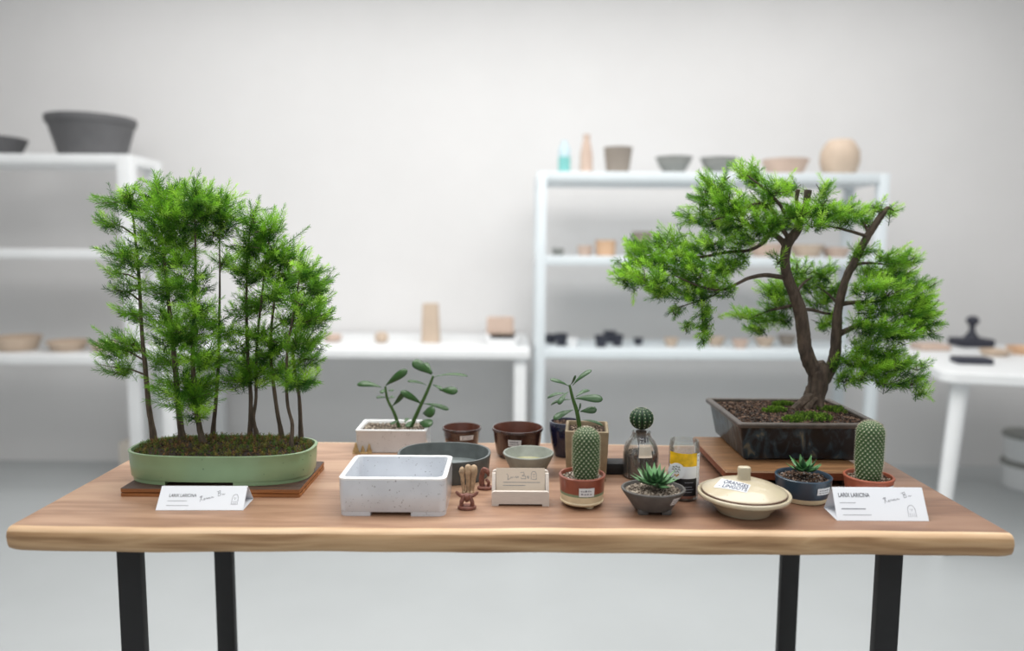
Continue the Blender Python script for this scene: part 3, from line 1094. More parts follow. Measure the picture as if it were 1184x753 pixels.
PADS = [
    (432, 48, 36, 24, 0), (460, 75, 30, 22, .01), (345, 85, 40, 30, -.01), (320, 125, 46, 34, .02), (380, 140, 46, 36, -.03), (288, 178, 42, 26, .0), (350, 190, 50, 36, .03), (420, 180, 50, 40, -.03),
    (480, 130, 44, 32, .0), (520, 95, 40, 22, -.02), (560, 95, 36, 22, .02), (470, 215, 46, 34, -.02), (510, 190, 36, 26, -.03), (535, 195, 34, 24, .03), (400, 240, 50, 32, .02), (560, 165, 30, 22, -.02),
    (200, 245, 50, 26, .02), (110, 265, 30, 22, .03), (150, 290, 56, 32, .0), (90, 310, 34, 26, .02), (80, 355, 36, 26, -.01), (140, 350, 50, 34, -.04), (220, 310, 60, 40, -.02), (280, 270, 46, 32, .03), (210, 375, 60, 34, .02),
    (300, 340, 56, 40, -.04), (270, 400, 56, 26, -.03), (360, 320, 50, 36, .0), (350, 385, 48, 26, -.03), (400, 300, 36, 30, .03), (180, 400, 40, 18, .0), (330, 250, 40, 26, -.02),
    (312, 455, 22, 26, -.04), (308, 500, 24, 26, -.04), (312, 535, 14, 14, -.04), (228, 450, 22, 14, -.02), (260, 497, 12, 8, -.03),
    (590, 165, 40, 26, -.02), (640, 150, 40, 34, .0), (660, 105, 22, 28, .01), (680, 170, 44, 28, .02), (625, 195, 44, 20, -.03), (730, 180, 44, 24, .01), (765, 165, 34, 18, .03), (790, 195, 24, 18, .02), (840, 160, 26, 18, .02), (815, 150, 24, 12, .03), (720, 150, 36, 16, .02),
    (490, 470, 44, 26, .06), (440, 462, 40, 14, .06), (470, 500, 34, 18, .05), (530, 430, 44, 28, .05), (505, 390, 40, 26, .06), (580, 330, 36, 28, .05), (560, 390, 36, 26, .06), (620, 370, 44, 32, .06), (660, 340, 40, 22, .05), (650, 420, 44, 28, .06), (665, 480, 36, 26, .06), (690, 390, 26, 26, .05), (540, 470, 30, 22, .06), (525, 300, 16, 14, -.03),
    (770, 275, 26, 20, .01), (750, 300, 20, 14, .02), (850, 300, 44, 22, .03), (900, 300, 36, 24, .03), (800, 340, 50, 28, .02), (880, 345, 56, 32, .02), (780, 385, 40, 26, -.02), (840, 395, 56, 34, -.03), (920, 400, 50, 36, .0), (960, 440, 34, 36, .0), (890, 450, 56, 32, -.03), (800, 440, 50, 28, -.03), (780, 490, 40, 28, -.03), (840, 500, 50, 30, -.04), (930, 475, 46, 32, -.02), (965, 495, 28, 28, -.01), (880, 520, 44, 24, -.04), (960, 375, 20, 14, .02),
    (790, 550, 44, 28, -.03), (840, 565, 50, 26, -.04), (750, 590, 36, 26, -.03), (800, 610, 56, 28, -.05), (720, 645, 32, 22, -.03), (870, 610, 50, 26, -.05), (850, 650, 46, 22, -.05), (910, 655, 44, 22, -.05), (930, 610, 36, 12, -.02), (765, 640, 30, 18, -.04), (698, 605, 14, 12, -.02), (940, 685, 22, 14, -.05),
]
shoots = []
AX = Vector((at(*Z(640, 300), YT).x, YT, 0))
for (a, b, ra, rb, dy) in PADS:
    px, py = Z(a, b)
    Cc = at(px, py, YT + dy + R.uniform(-.012, .012))
    k = YT / F / 2.51 * 1.14
    e1 = Cc + Vector((0, 0, -.01))
    for _ in range(4):
        e = Cc + Vector((R.uniform(-.9, .9) * ra * k, R.uniform(-.7, .7) * ra * k, R.uniform(-.6, .8) * rb * k))
        mb.tube([e1, e], [.0013, .0006], 4)
    hang = b > 430 and a < 330
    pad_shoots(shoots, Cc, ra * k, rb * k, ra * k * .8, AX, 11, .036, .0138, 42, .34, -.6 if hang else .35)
for (a, b) in (((545, 80), (576, 42)), ((640, 130), (672, 72)), ((860, 290), (912, 252)), ((810, 300), (822, 262)), ((110, 280), (80, 245)), ((90, 330), (38, 345)), ((110, 385), (105, 432)), ((930, 670), (975, 712)), ((900, 600), (972, 612)), ((420, 60), (398, 28)), ((455, 50), (470, 18)), ((250, 180), (235, 170)), ((960, 460), (1002, 455)), ((440, 465), (375, 460)), ((350, 470), (375, 462)), ((940, 380), (980, 362))):
    pa, pb = at(*Z(*a), YT), at(*Z(*b), YT)
    d = pb - pa
    shoots.append((pa, d, d.length, int(36 + d.length * 700), .011, R.choice(BRIGHT), .03))
tr = mb.build('trunk', M['bark'], bonsai)
needle_mesh('needle_foliage', shoots, M['needle'], tr)


# ------------------------------------------------------------------ folded name cards
def tent(name, label, FL, FR, back, back_is_left, top, title, right):
    a, b, c = tab(*FL), tab(*FR), tab(*back)
    if back_is_left:
        bl_, br_ = c, c + (b - a)
        Yt = (a.y + bl_.y) / 2
        t0 = at(top[0], top[1], Yt)
        fx = (t0.x - a.x) / max(1e-6, 1)
        mid = (a + bl_) / 2
        ta = Vector((mid.x, mid.y, t0.z))
        tb_ = ta + (b - a)
    else:
        br_, bl_ = c, c + (a - b)
        Yt = (b.y + br_.y) / 2
        t0 = at(top[0], top[1], Yt)
        mid = (b + br_) / 2
        tb_ = Vector((mid.x, mid.y, t0.z))
        ta = tb_ + (a - b)
    root = thing(name, label, 'name card', (a + b + bl_ + br_) / 4, 'folded name cards at the front of the table')
    mb = MB()

    def sheet(p0, p1, p2, p3):
        nrm = (p1 - p0).cross(p3 - p0).normalized() * .0005
        mb.loft([[p0, p1, p2, p3], [p0 + nrm, p1 + nrm, p2 + nrm, p3 + nrm]], True, True)
    e = Vector((0, 0, .0003))
    sheet(a + e, b + e, tb_, ta)
    sheet(ta, tb_, br_ + e, bl_ + e)
    sheet(bl_ + e, br_ + e, b + e, a + e)
    mb.build('folded_card', M['paper'], root, False)
    f = Frame(a, b - a, ta - a, .0008)
    tx = MB()
    if right:
        f.text(tx, title, .055, .40, .70, .13, 0, .012)
        f.dashes(tx, .06, .23, .53, .0009, 3, 1)
        f.dashes(tx, .07, .33, .35, .0016, 4, 1)
        f.dashes(tx, .075, .38, .17, .0009, 5, 1)
        so, ss, eo, es = (.54, .54), (.34, .30), (.79, .12), (.085, .36)
    else:
        f.text(tx, title, .115, .43, .54, .13, 0, .010)
        f.dashes(tx, .11, .33, .38, .0009, 6, 1)
        f.dashes(tx, .11, .36, .19, .0009, 7, 1)
        so, ss, eo, es = (.47, .38), (.30, .40), (.85, .24), (.07, .42)
    tx.build('lettering', [M['ink'], M['ink_soft']], root, False)
    sg = MB()
    # handwritten signature "Kevin B."
    strokes = [[(.02, .45), (.05, .6), (.06, .4), (.05, .02)], [(.0, .5), (.10, .58), (.06, .30), (.14, .12)],
               [(.16, .22), (.2, .32), (.18, .14), (.22, .16), (.26, .36)], [(.28, .36), (.30, .2), (.33, .36), (.35, .22), (.38, .4)], [(.40, .36), (.40, .24), (.43, .26)],
               [(.45, .4), (.46, .28), (.49, .42), (.51, .3), (.55, .36)],
               [(.68, .9), (.70, .5), (.71, .42)], [(.62, .88), (.74, .98), (.76, .8), (.69, .72), (.79, .66), (.78, .46), (.70, .42)], [(.84, .52), (.88, .6), (.90, .5), (.95, .6)]]
    for s_ in strokes:
        f.stroke(sg, [(so[0] + u * ss[0], so[1] + (v + u * .25 - .1) * ss[1]) for u, v in s_], .0007)
    sg.build('signature', M['ink_soft'], root, False)
    em = MB()
    arch = [(0, 0), (.02, .55)] + [(.5 - .48 * math.cos(PI * k / 10), .55 + .42 * math.sin(PI * k / 10)) for k in range(1, 10)] + [(.98, .55), (1, 0)]
    mp = [(eo[0] + (u - .0) * es[0], eo[1] + v * es[1]) for u, v in arch]
    f.stroke(em, mp, .0007)
    for (u, v, w, h) in ((.38, .62, .03, .04), (.62, .62, .03, .04), (.5, .5, .04, .02)):
        f.stroke(em, [(eo[0] + (u - w) * es[0], eo[1] + v * es[1]), (eo[0] + (u + w) * es[0], eo[1] + v * es[1])], .001)
    for u in (.25, .5, .75):
        f.stroke(em, [(eo[0] + u * es[0], eo[1]), (eo[0] + u * es[0], eo[1] + .3 * es[1])], .0006)
    if not right:
        f.stroke(em, [(eo[0] - .004, eo[1]), (eo[0] + es[0] + .004, eo[1])], .0007)
    em.build('emblem', M['ink_soft'], root, False)
    return root


tent('name_card', 'white folded name card leaning before the green forest pot', (180, 590.4), (281, 590.4), (293, 577), False, (284.7, 562.3), 'LARIX LARICINA', False)
tent('name_card', 'white folded name card with darker lettering before the right cactus', (968, 602.3), (1074, 603), (952.7, 587.5), True, (963.3, 563.5), 'LARIX LARICINA', True)

# ------------------------------------------------------------------ white speckled empty pot
a = tab(391.5, 597)
b = tab(516, 597)
hz = at(450, 553, a.y).z - TZ
yk = tab(465, 526, TZ + hz).y
cx, cy, hx, hy = (a.x + b.x) / 2, (a.y + yk) / 2, (b.x - a.x) / 2, (yk - a.y) / 2
root = thing('rectangular_planter', 'empty white speckled rectangular planter with feet at the front', 'planter', (cx, cy, TZ))
mb = MB()


def rq(d, z, cr=.012):
    return rring(cx, cy, hx + d, hy + d, cr, TZ + z, 5)


mb.loft([rq(-.002, .0065), rq(-.001, .008), rq(.0, hz * .6), rq(.0, hz - .004), rq(.0005, hz - .001), rq(-.001, hz), rq(-.006, hz), rq(-.0075, hz - .0015, .009), rq(-.009, .018, .009), rq(-.013, .013, .007)], True, True, mis=[0, 0, 0, 1, 1, 1, 1, 0, 0, 0])
cut = at(428, 597, a.y).x
cut2 = at(475, 597, a.y).x
rg = [(x, y) for x, y, z in rq(-.0015, 0)]
mb.poly(clip_half(rg, cut, -1), TZ, TZ + .0067)
mb.poly(clip_half(rg, cut2, 1), TZ, TZ + .0067)
mb.build('pot', [M['white_speckle'], M['white_rim']], root)

# ------------------------------------------------------------------ jade plant in white pot
a = tab(411, 524)
Yj = a.y
xa, xb = at(411.5, 497, Yj).x, at(492.5, 497, Yj).x
hz = at(450, 497.5, Yj).z - TZ
yk = tab(457, 485.5, TZ + hz).y
cx, cy, hx, hy = (xa + xb) / 2, (Yj + yk) / 2, (xb - xa) / 2, (yk - Yj) / 2
jade = thing('jade_plant', 'two-stemmed jade plant in a white speckled rectangular pot', 'potted plant', (cx, cy, TZ))
mb = MB()
mb.loft([rring(cx, cy, hx + d, hy + d, .004, TZ + z, 3) for d, z in ((-.002, 0), (-.0005, .002), (0, hz - .005), (.0015, hz - .002), (.001, hz), (-.005, hz), (-.006, hz - .0015), (-.007, hz - .012))], True, True, mis=[0, 0, 0, 1, 1, 1, 1, 1])
mb.build('pot', [M['white_speckle'], M['white_rim']], jade)
mb = MB()
sz = TZ + hz - .006
mb.loft([rring(cx, cy, hx - .0065, hy - .0065, .003, sz - .002, 3)], False, True)
pebbles(mb, lambda x, y: abs(x - cx) < hx - .009 and abs(y - cy) < hy - .009, (cx - hx, cx + hx, cy - hy, cy + hy), sz, 750, .0026, PAL_GREY)
mb.c = [c if c != (1, 1, 1, 1) else rgb(70, 58, 48) for c in mb.c]
g_ = mb.build('gravel', M['vcol'], jade, False)
g_['kind'] = 'stuff'
YJ = cy
LG0, LG1 = lin(20, 44, 22), lin(56, 92, 46)
st = MB()


def pj(a, b, dy=0):
    return at(a, b, YJ + dy)


st.tube(catmull([Vector((pj(462, 493).x, YJ, sz - .004)), pj(456, 478), pj(448, 462), pj(445.5, 447)], 3), [.0042, .0040, .0038, .0036, .0034, .0032, .0030, .0028, .0026, .0024], 8)
st.tube(catmull([Vector((pj(474, 493).x, YJ, sz - .004)), pj(484, 474), pj(493, 455), pj(501, 435)], 3), [.0050, .0048, .0046, .0043, .004, .0038, .0036, .0034, .0031, .0027], 8)
st.build('stem', M['stem'], jade)
lf = MB()
JL = [((441, 448), (413, 444, .012), 11, (.1, -.6, .8)), ((446, 446), (471, 428, -.01), 11, (.5, -.6, .6)), ((445, 450), (441, 455, -.02), 7, (0, -.4, 1)), ((448, 452), (455, 452, -.01), 6, (0, -.3, 1)), ((447, 460), (435, 460, -.008), 6, (0, -.4, .9)), ((449, 461), (456, 459, .012), 6, (0, -.4, .9)),
      ((499, 433), (477, 418, -.005), 14, (.3, -.9, .5)), ((500, 432), (490, 420, .02), 9, (.2, -.9, .4)), ((502, 436), (541, 435, .01), 7, (0, -.35, 1)), ((494, 446), (471, 441, -.012), 8, (0, -.3, 1)), ((500, 445), (512, 451, -.015), 5, (0, -.5, .8)), ((508, 451), (529, 453, -.02), 11, (.1, -.9, .5)),
      ((453, 470), (467, 453, -.02), 9, (.7, -.7, .3)), ((487, 467), (463, 453, -.03), 10, (-.1, -.8, .6)), ((490, 467), (519, 474, -.01), 8, (.2, -.6, .8)), ((489, 478), (503, 476, -.03), 15, (.1, -.9, .4)), ((485, 488), (499, 492, -.045), 14, (.2, -.9, .5)), ((478, 487), (470, 494, -.04), 7, (0, -.5, .8)), ((462, 487), (452, 491, -.03), 6, (0, -.4, 1)), ((468, 489), (472, 484, .03), 7, (0, -.6, .8))]
for (b_, t_, w, nr) in JL:
    leaf(lf, pj(*b_), pj(t_[0], t_[1], t_[2]), w * YJ / F * 1.0, w * YJ / F * .3, nr, .08, 'jade', LG0, LG1)
lf.build('leaves', M['leaf'], jade, True, 80)

# little ochre rock peaks
q = tab(419, 523.5)
mb = MB()
sc = q.y / F
for (px, h, w) in ((411.5, 13, 9), (419.5, 9.5, 7), (427, 12, 7)):
    x = at(px, 523, q.y - .006).x
    rings = []
    for k, (z, f) in enumerate(((0, 1), (.3, .82), (.6, .5), (.85, .3), (1, .08))):
        rings.append([(x + f * w / 2 * sc * math.cos(2 * PI * i / 7) * R.uniform(.85, 1.1), q.y - .006 + f * w / 2 * sc * .8 * math.sin(2 * PI * i / 7), TZ + z * h * sc) for i in range(7)])
    mb.loft(rings)
mb.box((at(419, 523, q.y - .006).x, q.y - .006, TZ + .0012), (11 * sc, .006, .0012), .0005)
single(mb, 'miniature_peaks', M['rock'], 'tiny ochre rock with three peaks beside the white jade pot', 'ornament', (q.x, q.y - .006, TZ), ang=20)


# ------------------------------------------------------------------ round pots
def pot_prof(rb, r, h, t=.0035, lip=.0025, foot=.0, depth=.8):
    return [(rb * .9, foot), (rb, foot + .001), (rb + (r - rb) * .55, h * .55), (r - lip, h - .010), (r - lip * .6, h - .006), (r, h - .005), (r, h - .0015), (r - .001, h), (r - t + .001, h), (r - t, h - .0015), (r - t - .001, h * .6), (rb - t, h * (1 - depth) + .004), (0, h * (1 - depth))]


def three_feet(mb, X, Y, r, z, h, n=3, w=.007):
    for k in range(n):
        a = -PI / 2 + .5 + 2 * PI * k / n
        mb.lathe([(w * .8, 0), (w, .001), (w * .9, h)], (X + r * math.cos(a), Y + r * math.sin(a), z), 12)


# small brown
X, Y, r, h = solve(534, 22.5, 521, 499, .8)
t = thing('small_brown_pot', 'small brown glazed round pot behind the grey oval tray', 'plant pot', (X, Y, TZ), 'empty brown glazed pots')
mb = MB()
mb.lathe(pot_prof(r * .8, r, h), (X, Y, TZ), 48, mis=[0] * 8 + [1] * 5)
mb.build('pot', [M['brown_glaze'], M['brown_inside']], t)
sticker(t, (X, Y, TZ), lambda z: r * .8 + (r - .0025 - r * .8) * z / (h - .01) + .0005, -PI / 2 + .35, .38, h - .021, h - .011, seed=2)
# larger brown
X, Y, r, h = solve(598.5, 29.5, 533, 501, .8)
t = thing('brown_pot', 'larger brown glazed round pot with a white sticker, behind the pale bowl', 'plant pot', (X, Y, TZ), 'empty brown glazed pots')
mb = MB()
mb.lathe(pot_prof(r * .82, r, h, foot=.005), (X, Y, TZ), 48, mis=[0] * 8 + [1] * 5)
three_feet(mb, X, Y, r * .66, TZ, .008, 5)
mb.build('pot', [M['brown_glaze'], M['brown_inside']], t)
r_b, h_b = r, h
sticker(t, (X, Y, TZ), lambda z: r_b * .82 + (r_b - .0025 - r_b * .82) * (z - .005) / (h_b - .015) + .0006, -PI / 2 - .13, .27, h - .030, h - .016, seed=3)

# grey oval tray
fr0 = tab(530, 563)
Yr0 = fr0.y
hz = at(525, 536, Yr0).z - TZ
yk = tab(510, 511, TZ + hz).y
Yc = (Yr0 + yk) / 2
xa, xb = at(460, 524, Yc).x, at(567.5, 524, Yc).x
cx, rxo, ryo = (xa + xb) / 2, (xb - xa) / 2, (yk - Yr0) / 2
mb = MB()
er = lambda k, z: ering(cx, Yc, rxo * k, ryo * k, TZ + z, 64, 2.3)
mb.loft([er(.93, 0), er(.95, .0015), er(.99, hz - .006), er(1, hz - .002), er(.995, hz), er(.95, hz), er(.94, hz - .002), er(.92, .014), er(.88, .009), er(.5, .008)], True, True, mis=[0, 0, 0, 0, 0, 0, 0, 1, 1, 1])
single(mb, 'oval_tray', [M['grey_glaze'], M['grey_in']], 'empty grey-green oval bonsai tray behind the white rectangular planter', 'bonsai tray', (cx, Yc, TZ))

# pale bowl
X, Y, r, h = solve(611, 29.5, 552, 531, .62)
mb = MB()
mb.lathe([(r * .58, 0), (r * .62, .001), (r * .85, h * .55), (r * .985, h - .004), (r, h - .0015), (r - .001, h), (r - .0035, h), (r - .005, h - .0015), (r * .8, h * .5), (r * .5, .007), (0, .0055)], (X, Y, TZ), 48, mis=[0] * 8 + [1, 1, 1])
single(mb, 'round_bowl', [M['bowl_out'], M['celadon_in']], 'small grey-green bowl with pale yellow glaze inside, behind the card holder', 'bowl', (X, Y, TZ))

# ------------------------------------------------------------------ card holder
a, b = tab(568.5, 585), tab(635, 586)
s = (b.x - a.x)
cx, y0 = (a.x + b.x) / 2, (a.y + b.y) / 2
sc = y0 / F * 1.03
hold = thing('card_holder', 'pale wooden business card holder', 'card holder', (cx, y0 + .02, TZ))
hw = s / 2
mb = MB()
# front rail with rounded top corners
pts = []
for (sx_, a0) in ((1, 0), (-1, PI / 2)):
    for k in range(5):
        an = a0 + k / 4 * PI / 2
        pts.append((cx + sx_ * (hw - .005) + .005 * math.cos(an), TZ + .0255 - .005 + .005 * math.sin(an)))
pts += [(cx - hw, TZ), (cx - hw + .0115, TZ), (cx - hw + .0125, TZ + .0035), (cx + hw - .0125, TZ + .0035), (cx + hw - .0115, TZ), (cx + hw, TZ)]
mb.loft([[(x, y, z) for x, z in pts] for y in (y0, y0 + .007)][::-1], True, True)
mb.build('front_rail', M['holder'], hold)
mb = MB()
zt = at(600, 544, y0 + .034).z
pts2 = [(x, z if z < TZ + .012 else z + (zt - TZ - .0255)) for x, z in pts]
mb.loft([[(x, y, z) for x, z in pts2] for y in (y0 + .034, y0 + .040)][::-1], True, True)
mb.build('back_panel', M['holder'], hold)
mb = MB()
mb.box((cx, y0 + .020, TZ + .0055), (hw - .001, .0139, .002), .0004)
mb.build('bottom_panel', M['holder'], hold)
for sd in (-1, 1):
    mb = MB()
    xs = cx + sd * (hw - .003)
    pr = [(y0 + .007, TZ + .003), (y0 + .034, TZ + .003), (y0 + .034, zt - .004), (y0 + .026, zt - .003), (y0 + .007, TZ + .022)]
    mb.loft([[(xs - .003, y, z) for y, z in pr], [(xs + .003, y, z) for y, z in pr]], True, True)
    mb.build('side_panel', M['holder'], hold)
# stack of cards (each a card), leaning back
c0 = Vector((cx, y0 + .0165, TZ + .008))
ctop = at(600, 541.2, y0 + .026).z
ch, cw = .052, .0425
lean = math.asin(min(.3, .0085 / ch))
ch = (ctop - c0.z) / math.cos(lean)
for k in range(5):
    off = Vector((0, .0011 * k, 0))
    U = Vector((1, 0, 0))
    V = Vector((0, math.sin(lean), math.cos(lean)))
    mb = MB()
    O = c0 + off
    N = U.cross(V)
    pts_ = [O - U * cw, O + U * cw, O + U * cw + V * (ch - k * .0003), O - U * cw + V * (ch - k * .0003)]
    mb.loft([[p_ for p_ in pts_], [p_ + N * .0005 for p_ in pts_]], True, True)
    if k == 0:
        rt = thing('business_card', 'cream business card at the front of the wooden holder', 'card', O, 'cards in the holder')
        mb.build('card', M['card'], rt, False)
        f = Frame(O - U * cw, U * cw * 2, V * ch, .0009)
        tx = MB()
        f.dashes(tx, .15, .90, .53, .0009, 8)
        f.dashes(tx, .15, .60, .43, .0009, 9)
        for s_ in ([(.22, .62), (.25, .56), (.24, .42), (.29, .47), (.31, .52), (.33, .48), (.35, .53)], [(.38, .5), (.41, .54), (.42, .48), (.45, .54), (.46, .5)], [(.5, .66), (.56, .68), (.58, .6), (.53, .56), (.6, .55), (.61, .46), (.52, .46), (.51, .5)], [(.63, .5), (.65, .56), (.66, .46), (.68, .54)], [(.72, .44), (.72, .62), (.745, .7), (.80, .7), (.825, .62), (.825, .44), (.74, .44)], [(.75, .6), (.80, .6)], [(.76, .53), (.79, .53)]):
            f.stroke(tx, [(u_, v_ + .19) for u_, v_ in s_], .0007)
        tx.build('lettering', M['ink_soft'], rt, False)
    else:
        single(mb, 'business_card', M['card'], 'cream business cards stacked behind the front card in the wooden holder', 'card', O, 'cards in the holder')

# ------------------------------------------------------------------ clay figurines
def figurine(name, label, px, py, w_px, kind):
    q = tab(px, py)
    s_ = q.y / F
    bs = w_px * s_ / 2
    Yc_ = q.y + bs * .75
    X_ = at(px, py, Yc_).x
    root_ = thing(name, label, 'figurine', (X_, Yc_, TZ), 'clay figurines beside the card holder')
    return root_, X_, Yc_, s_


# front: squat figure with arms spread on a round foot
rt, X, Y, s_ = figurine('clay_figurine', 'red-brown clay figurine with both arms spread, on a round base', 540, 591, 22, 0)
mb = MB()
mb.lathe([(10 * s_, 0), (11.2 * s_, 1.2 * s_), (11 * s_, 3.2 * s_), (9 * s_, 4.2 * s_), (0, 4.3 * s_)], (X, Y, TZ), 28, sy=.78, wob=.03)
mb.build('base', M['clay_brown'], rt)
mb = MB()


def L(dx, dz, dy=0):
    return Vector((X + dx * s_, Y + dy * s_, TZ + dz * s_))


for sd in (-1, 1):
    mb.tube(catmull([L(sd * 6.0, 3.5, -2), L(sd * 6.6, 8, -3), L(sd * 4.5, 13, -1.5), L(sd * 1.5, 16, 0)], 3), [2.4 * s_ * k for k in (1.2, 1.1, 1.05, 1.05, 1.1, 1.1, 1.1, 1.2, 1.2, 1.2)], 8, lump=.08)
    mb.tube(catmull([L(sd * 1.0, 16.5), L(sd * 5.5, 16, -.5), L(sd * 9, 17.2, -1), L(sd * 11.8, 20, -1.5), L(sd * 13, 22, -1.5)], 3), [s_ * k for k in (2.8, 2.7, 2.6, 2.5, 2.4, 2.2, 2.1, 2.0, 2.0, 1.9, 1.7, 1.4, .8)], 8, lump=.08)
    mb.tube([L(sd * 12, 20.5, -1.5), L(sd * 14, 20.6, -2.4)], [1.0 * s_, .5 * s_], 6)
mb.tube(catmull([L(0, 9, -1), L(0, 13, -1.5), L(0, 17, -1), L(0, 19.5, -1)], 3), [s_ * k for k in (2.0, 2.8, 3.4, 3.8, 4.0, 4.0, 3.8, 3.2, 2.4, 1.2)], 10, lump=.1)
mb.build('body', M['clay_brown'], rt)
# tan: three tapering figures joined together
q = tab(541, 571)
Y = q.y + .004
X = q.x
s_ = q.y / F
rt = thing('tan_clay_figurine', 'tan clay figurine of three joined upright forms, behind the spread-armed one', 'figurine', (X, Y, TZ), 'clay figurines beside the card holder')
mb = MB()
for (dx, top, dz, w) in ((-7.2, 32, 0, 3.2), (.2, 35, 0, 3.8), (7, 34.5, 0, 3.9)):
    mb.tube(catmull([L(dx * .62, 0, dx * .1), L(dx * .78, 9, 0), L(dx * .92, 19, 0), L(dx, 25, 0), L(dx, top - 3, 0), L(dx, top, 0)], 3), [s_ * w * k for k in (.85, .7, .66, .7, .74, .78, .84, .9, .98, 1.12, 1.15, 1.1, 1.0, .9, .7, .3)], 9, lump=.09)
    mb.tube([L(dx * .62, 2, -1), L(dx * .62 - .3, .9, -4.2)], [s_ * 2.2, s_ * 1.3], 7)
mb.build('body', M['clay_tan'], rt)
# rear brown: crouched form on round foot
q = tab(561, 567)
Y = q.y + .008
X = at(561, 566, Y).x
s_ = q.y / F
rt = thing('crouching_clay_figurine', 'small dark brown crouching clay figurine tucked beside the card holder', 'figurine', (X, Y, TZ), 'clay figurines beside the card holder')
mb = MB()
mb.lathe([(8.6 * s_, 0), (9.6 * s_, 1.2 * s_), (9.2 * s_, 3 * s_), (7 * s_, 3.9 * s_), (0, 4 * s_)], (X, Y, TZ), 24, sy=.75, wob=.03)
mb.build('base', M['clay_brown'], rt)
mb = MB()
mb.tube(catmull([L(-3, 3, 0), L(-4.5, 10, 0), L(-4, 18, 0), L(-1, 23.5, -1), L(3, 21, -2), L(4, 16, -2.5)], 3), [s_ * k for k in (3.2, 3.4, 3.5, 3.4, 3.2, 3.1, 3.0, 3.1, 3.3, 3.6, 3.5, 3.2, 2.6, 2.0, 1.4, .6)], 9, lump=.09)
mb.tube(catmull([L(3, 3, -1), L(4.5, 8, -2), L(1, 12, -1.5)], 3), [s_ * k for k in (1.8, 1.9, 2, 2, 1.9, 1.8, 1.7)], 7, lump=.08)
mb.build('body', M['clay_brown'], rt)


# ------------------------------------------------------------------ cactus
def cactus_column(root, X, Y, z0, r, h, n=19, q=None, dark=lin(32, 58, 32), light=lin(98, 124, 78), lean=0):
    mb = MB()
    prof_n = 64
    q = q or (PI / .0048)
    T = h - r
    Ltot = T + r * PI / 2
    SEG = n * 8
    rings, cols = [], []
    lat = []

    def pr(s):
        if s < T:
            k = s / T
            rr_ = r * (.80 + .20 * min(1, k * 2.6) ** .7)
            return rr_, s, (1, 0)
        a = (s - T) / r
        return r * math.cos(a), T + r * math.sin(a) * .92, (math.cos(a), math.sin(a))
    for k in range(prof_n + 1):
        s = Ltot * k / prof_n * .995
        rr_, z, nn = pr(s)
        ring = []
        for i in range(SEG):
            th = 2 * PI * i / SEG
            v = math.cos(n * th) * math.cos(q * s)
            amp = .055 * r * min(1, rr_ / r * 1.3)
            rd = rr_ + amp * v * nn[0]
            ring.append((X + rd * math.cos(th) + lean * z, Y + rd * math.sin(th), z0 + z + amp * v * nn[1]))
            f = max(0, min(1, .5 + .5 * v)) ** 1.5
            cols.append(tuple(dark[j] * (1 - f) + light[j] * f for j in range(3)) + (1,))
        rings.append(ring)
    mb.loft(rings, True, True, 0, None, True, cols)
    body = mb.build('cactus', M['cactus'], root, True, 80)
    sp = MB()
    j = 1
    while j * PI / q < Ltot * .985:
        s = j * PI / q
        rr_, z, nn = pr(s)
        for i in range(2 * n):
            if (i + j) % 2:
                continue
            if rr_ < r * .4 and i % 4 > 1:
                continue
            th = PI * i / n
            nrm = Vector((nn[0] * math.cos(th), nn[0] * math.sin(th), nn[1]))
            p_ = Vector((X + rr_ * math.cos(th) + lean * z, Y + rr_ * math.sin(th), z0 + z)) + nrm * (.05 * r)
            tg = nrm.orthogonal().normalized()
            bt = nrm.cross(tg)
            for m_ in range(7):
                a = m_ * PI / 3.5 + j
                d = (nrm * .75 + (tg * math.cos(a) + bt * math.sin(a)) * .8).normalized()
                e = d.cross(nrm).normalized() * .00022 if d.cross(nrm).length > 1e-5 else tg * .00028
                ln = .0036
                sp.add([p_ - e, p_ + e, p_ + d * ln], [(0, 1, 2)])
        j += 1
    o_ = sp.build('spines', M['spine'], body, False)
    o_['kind'] = 'stuff'
    return body


# front cactus
X, Y, r, h = solve(673, 27, 590, 556, .78)
t = thing('potted_cactus', 'pale-spined column cactus in a banded terracotta and cream pot, front centre', 'cactus', (X, Y, TZ), 'column cacti in small pots')
mb = MB()
rb = r * .80
mb.lathe([(rb * .85, .004), (rb * .98, .0045), (r * .92, .008), (r * .93, .010), (r * .90, .012), (r * .93, h * .42), (r * .935, h * .50), (r * .965, h * .85), (r, h - .003), (r, h - .001), (r - .001, h), (r - .004, h), (r - .005, h - .002), (r - .006, h - .012)], (X, Y, TZ), 48, mis=[0, 0, 0, 0, 0, 1, 2, 2, 2, 2, 2, 2, 2, 2])
three_feet(mb, X, Y, rb * .72, TZ, .0048, 3, .008)
mb.build('pot', [M['cream_clay'], M['sage'], M['terra_glaze']], t)
r1, h1 = r, h
sticker(t, (X, Y, TZ), lambda z: r1 * (.93 + .05 * (z - h1 * .45) / (h1 * .5)) + .0006, -PI / 2 + .12, .34, h * .46, h * .74, seed=4)
mb = MB()
mb.lathe([(0, h - .012), (r - .0055, h - .0115), (r - .0055, h - .009), (r * .5, h - .006), (0, h - .005)], (X, Y, TZ), 32, col=rgb(80, 66, 56))
pebbles(mb, lambda x, y: math.hypot(x - X, y - Y) < r - .007, (X - r, X + r, Y - r, Y + r), TZ + h - .006, 420, .0024, PAL_GREY + [lin(210, 200, 190)])
g_ = mb.build('gravel', M['vcol'], t, False)
g_['kind'] = 'stuff'
cr = (at(693, 530, Y).x - at(662, 530, Y).x) / 2 * .97
xc = at(677.5, 530, Y).x
zt = at(678, 493.5, Y).z
cactus_column(t, xc, Y, TZ + h - .009, cr, zt - (TZ + h - .009))

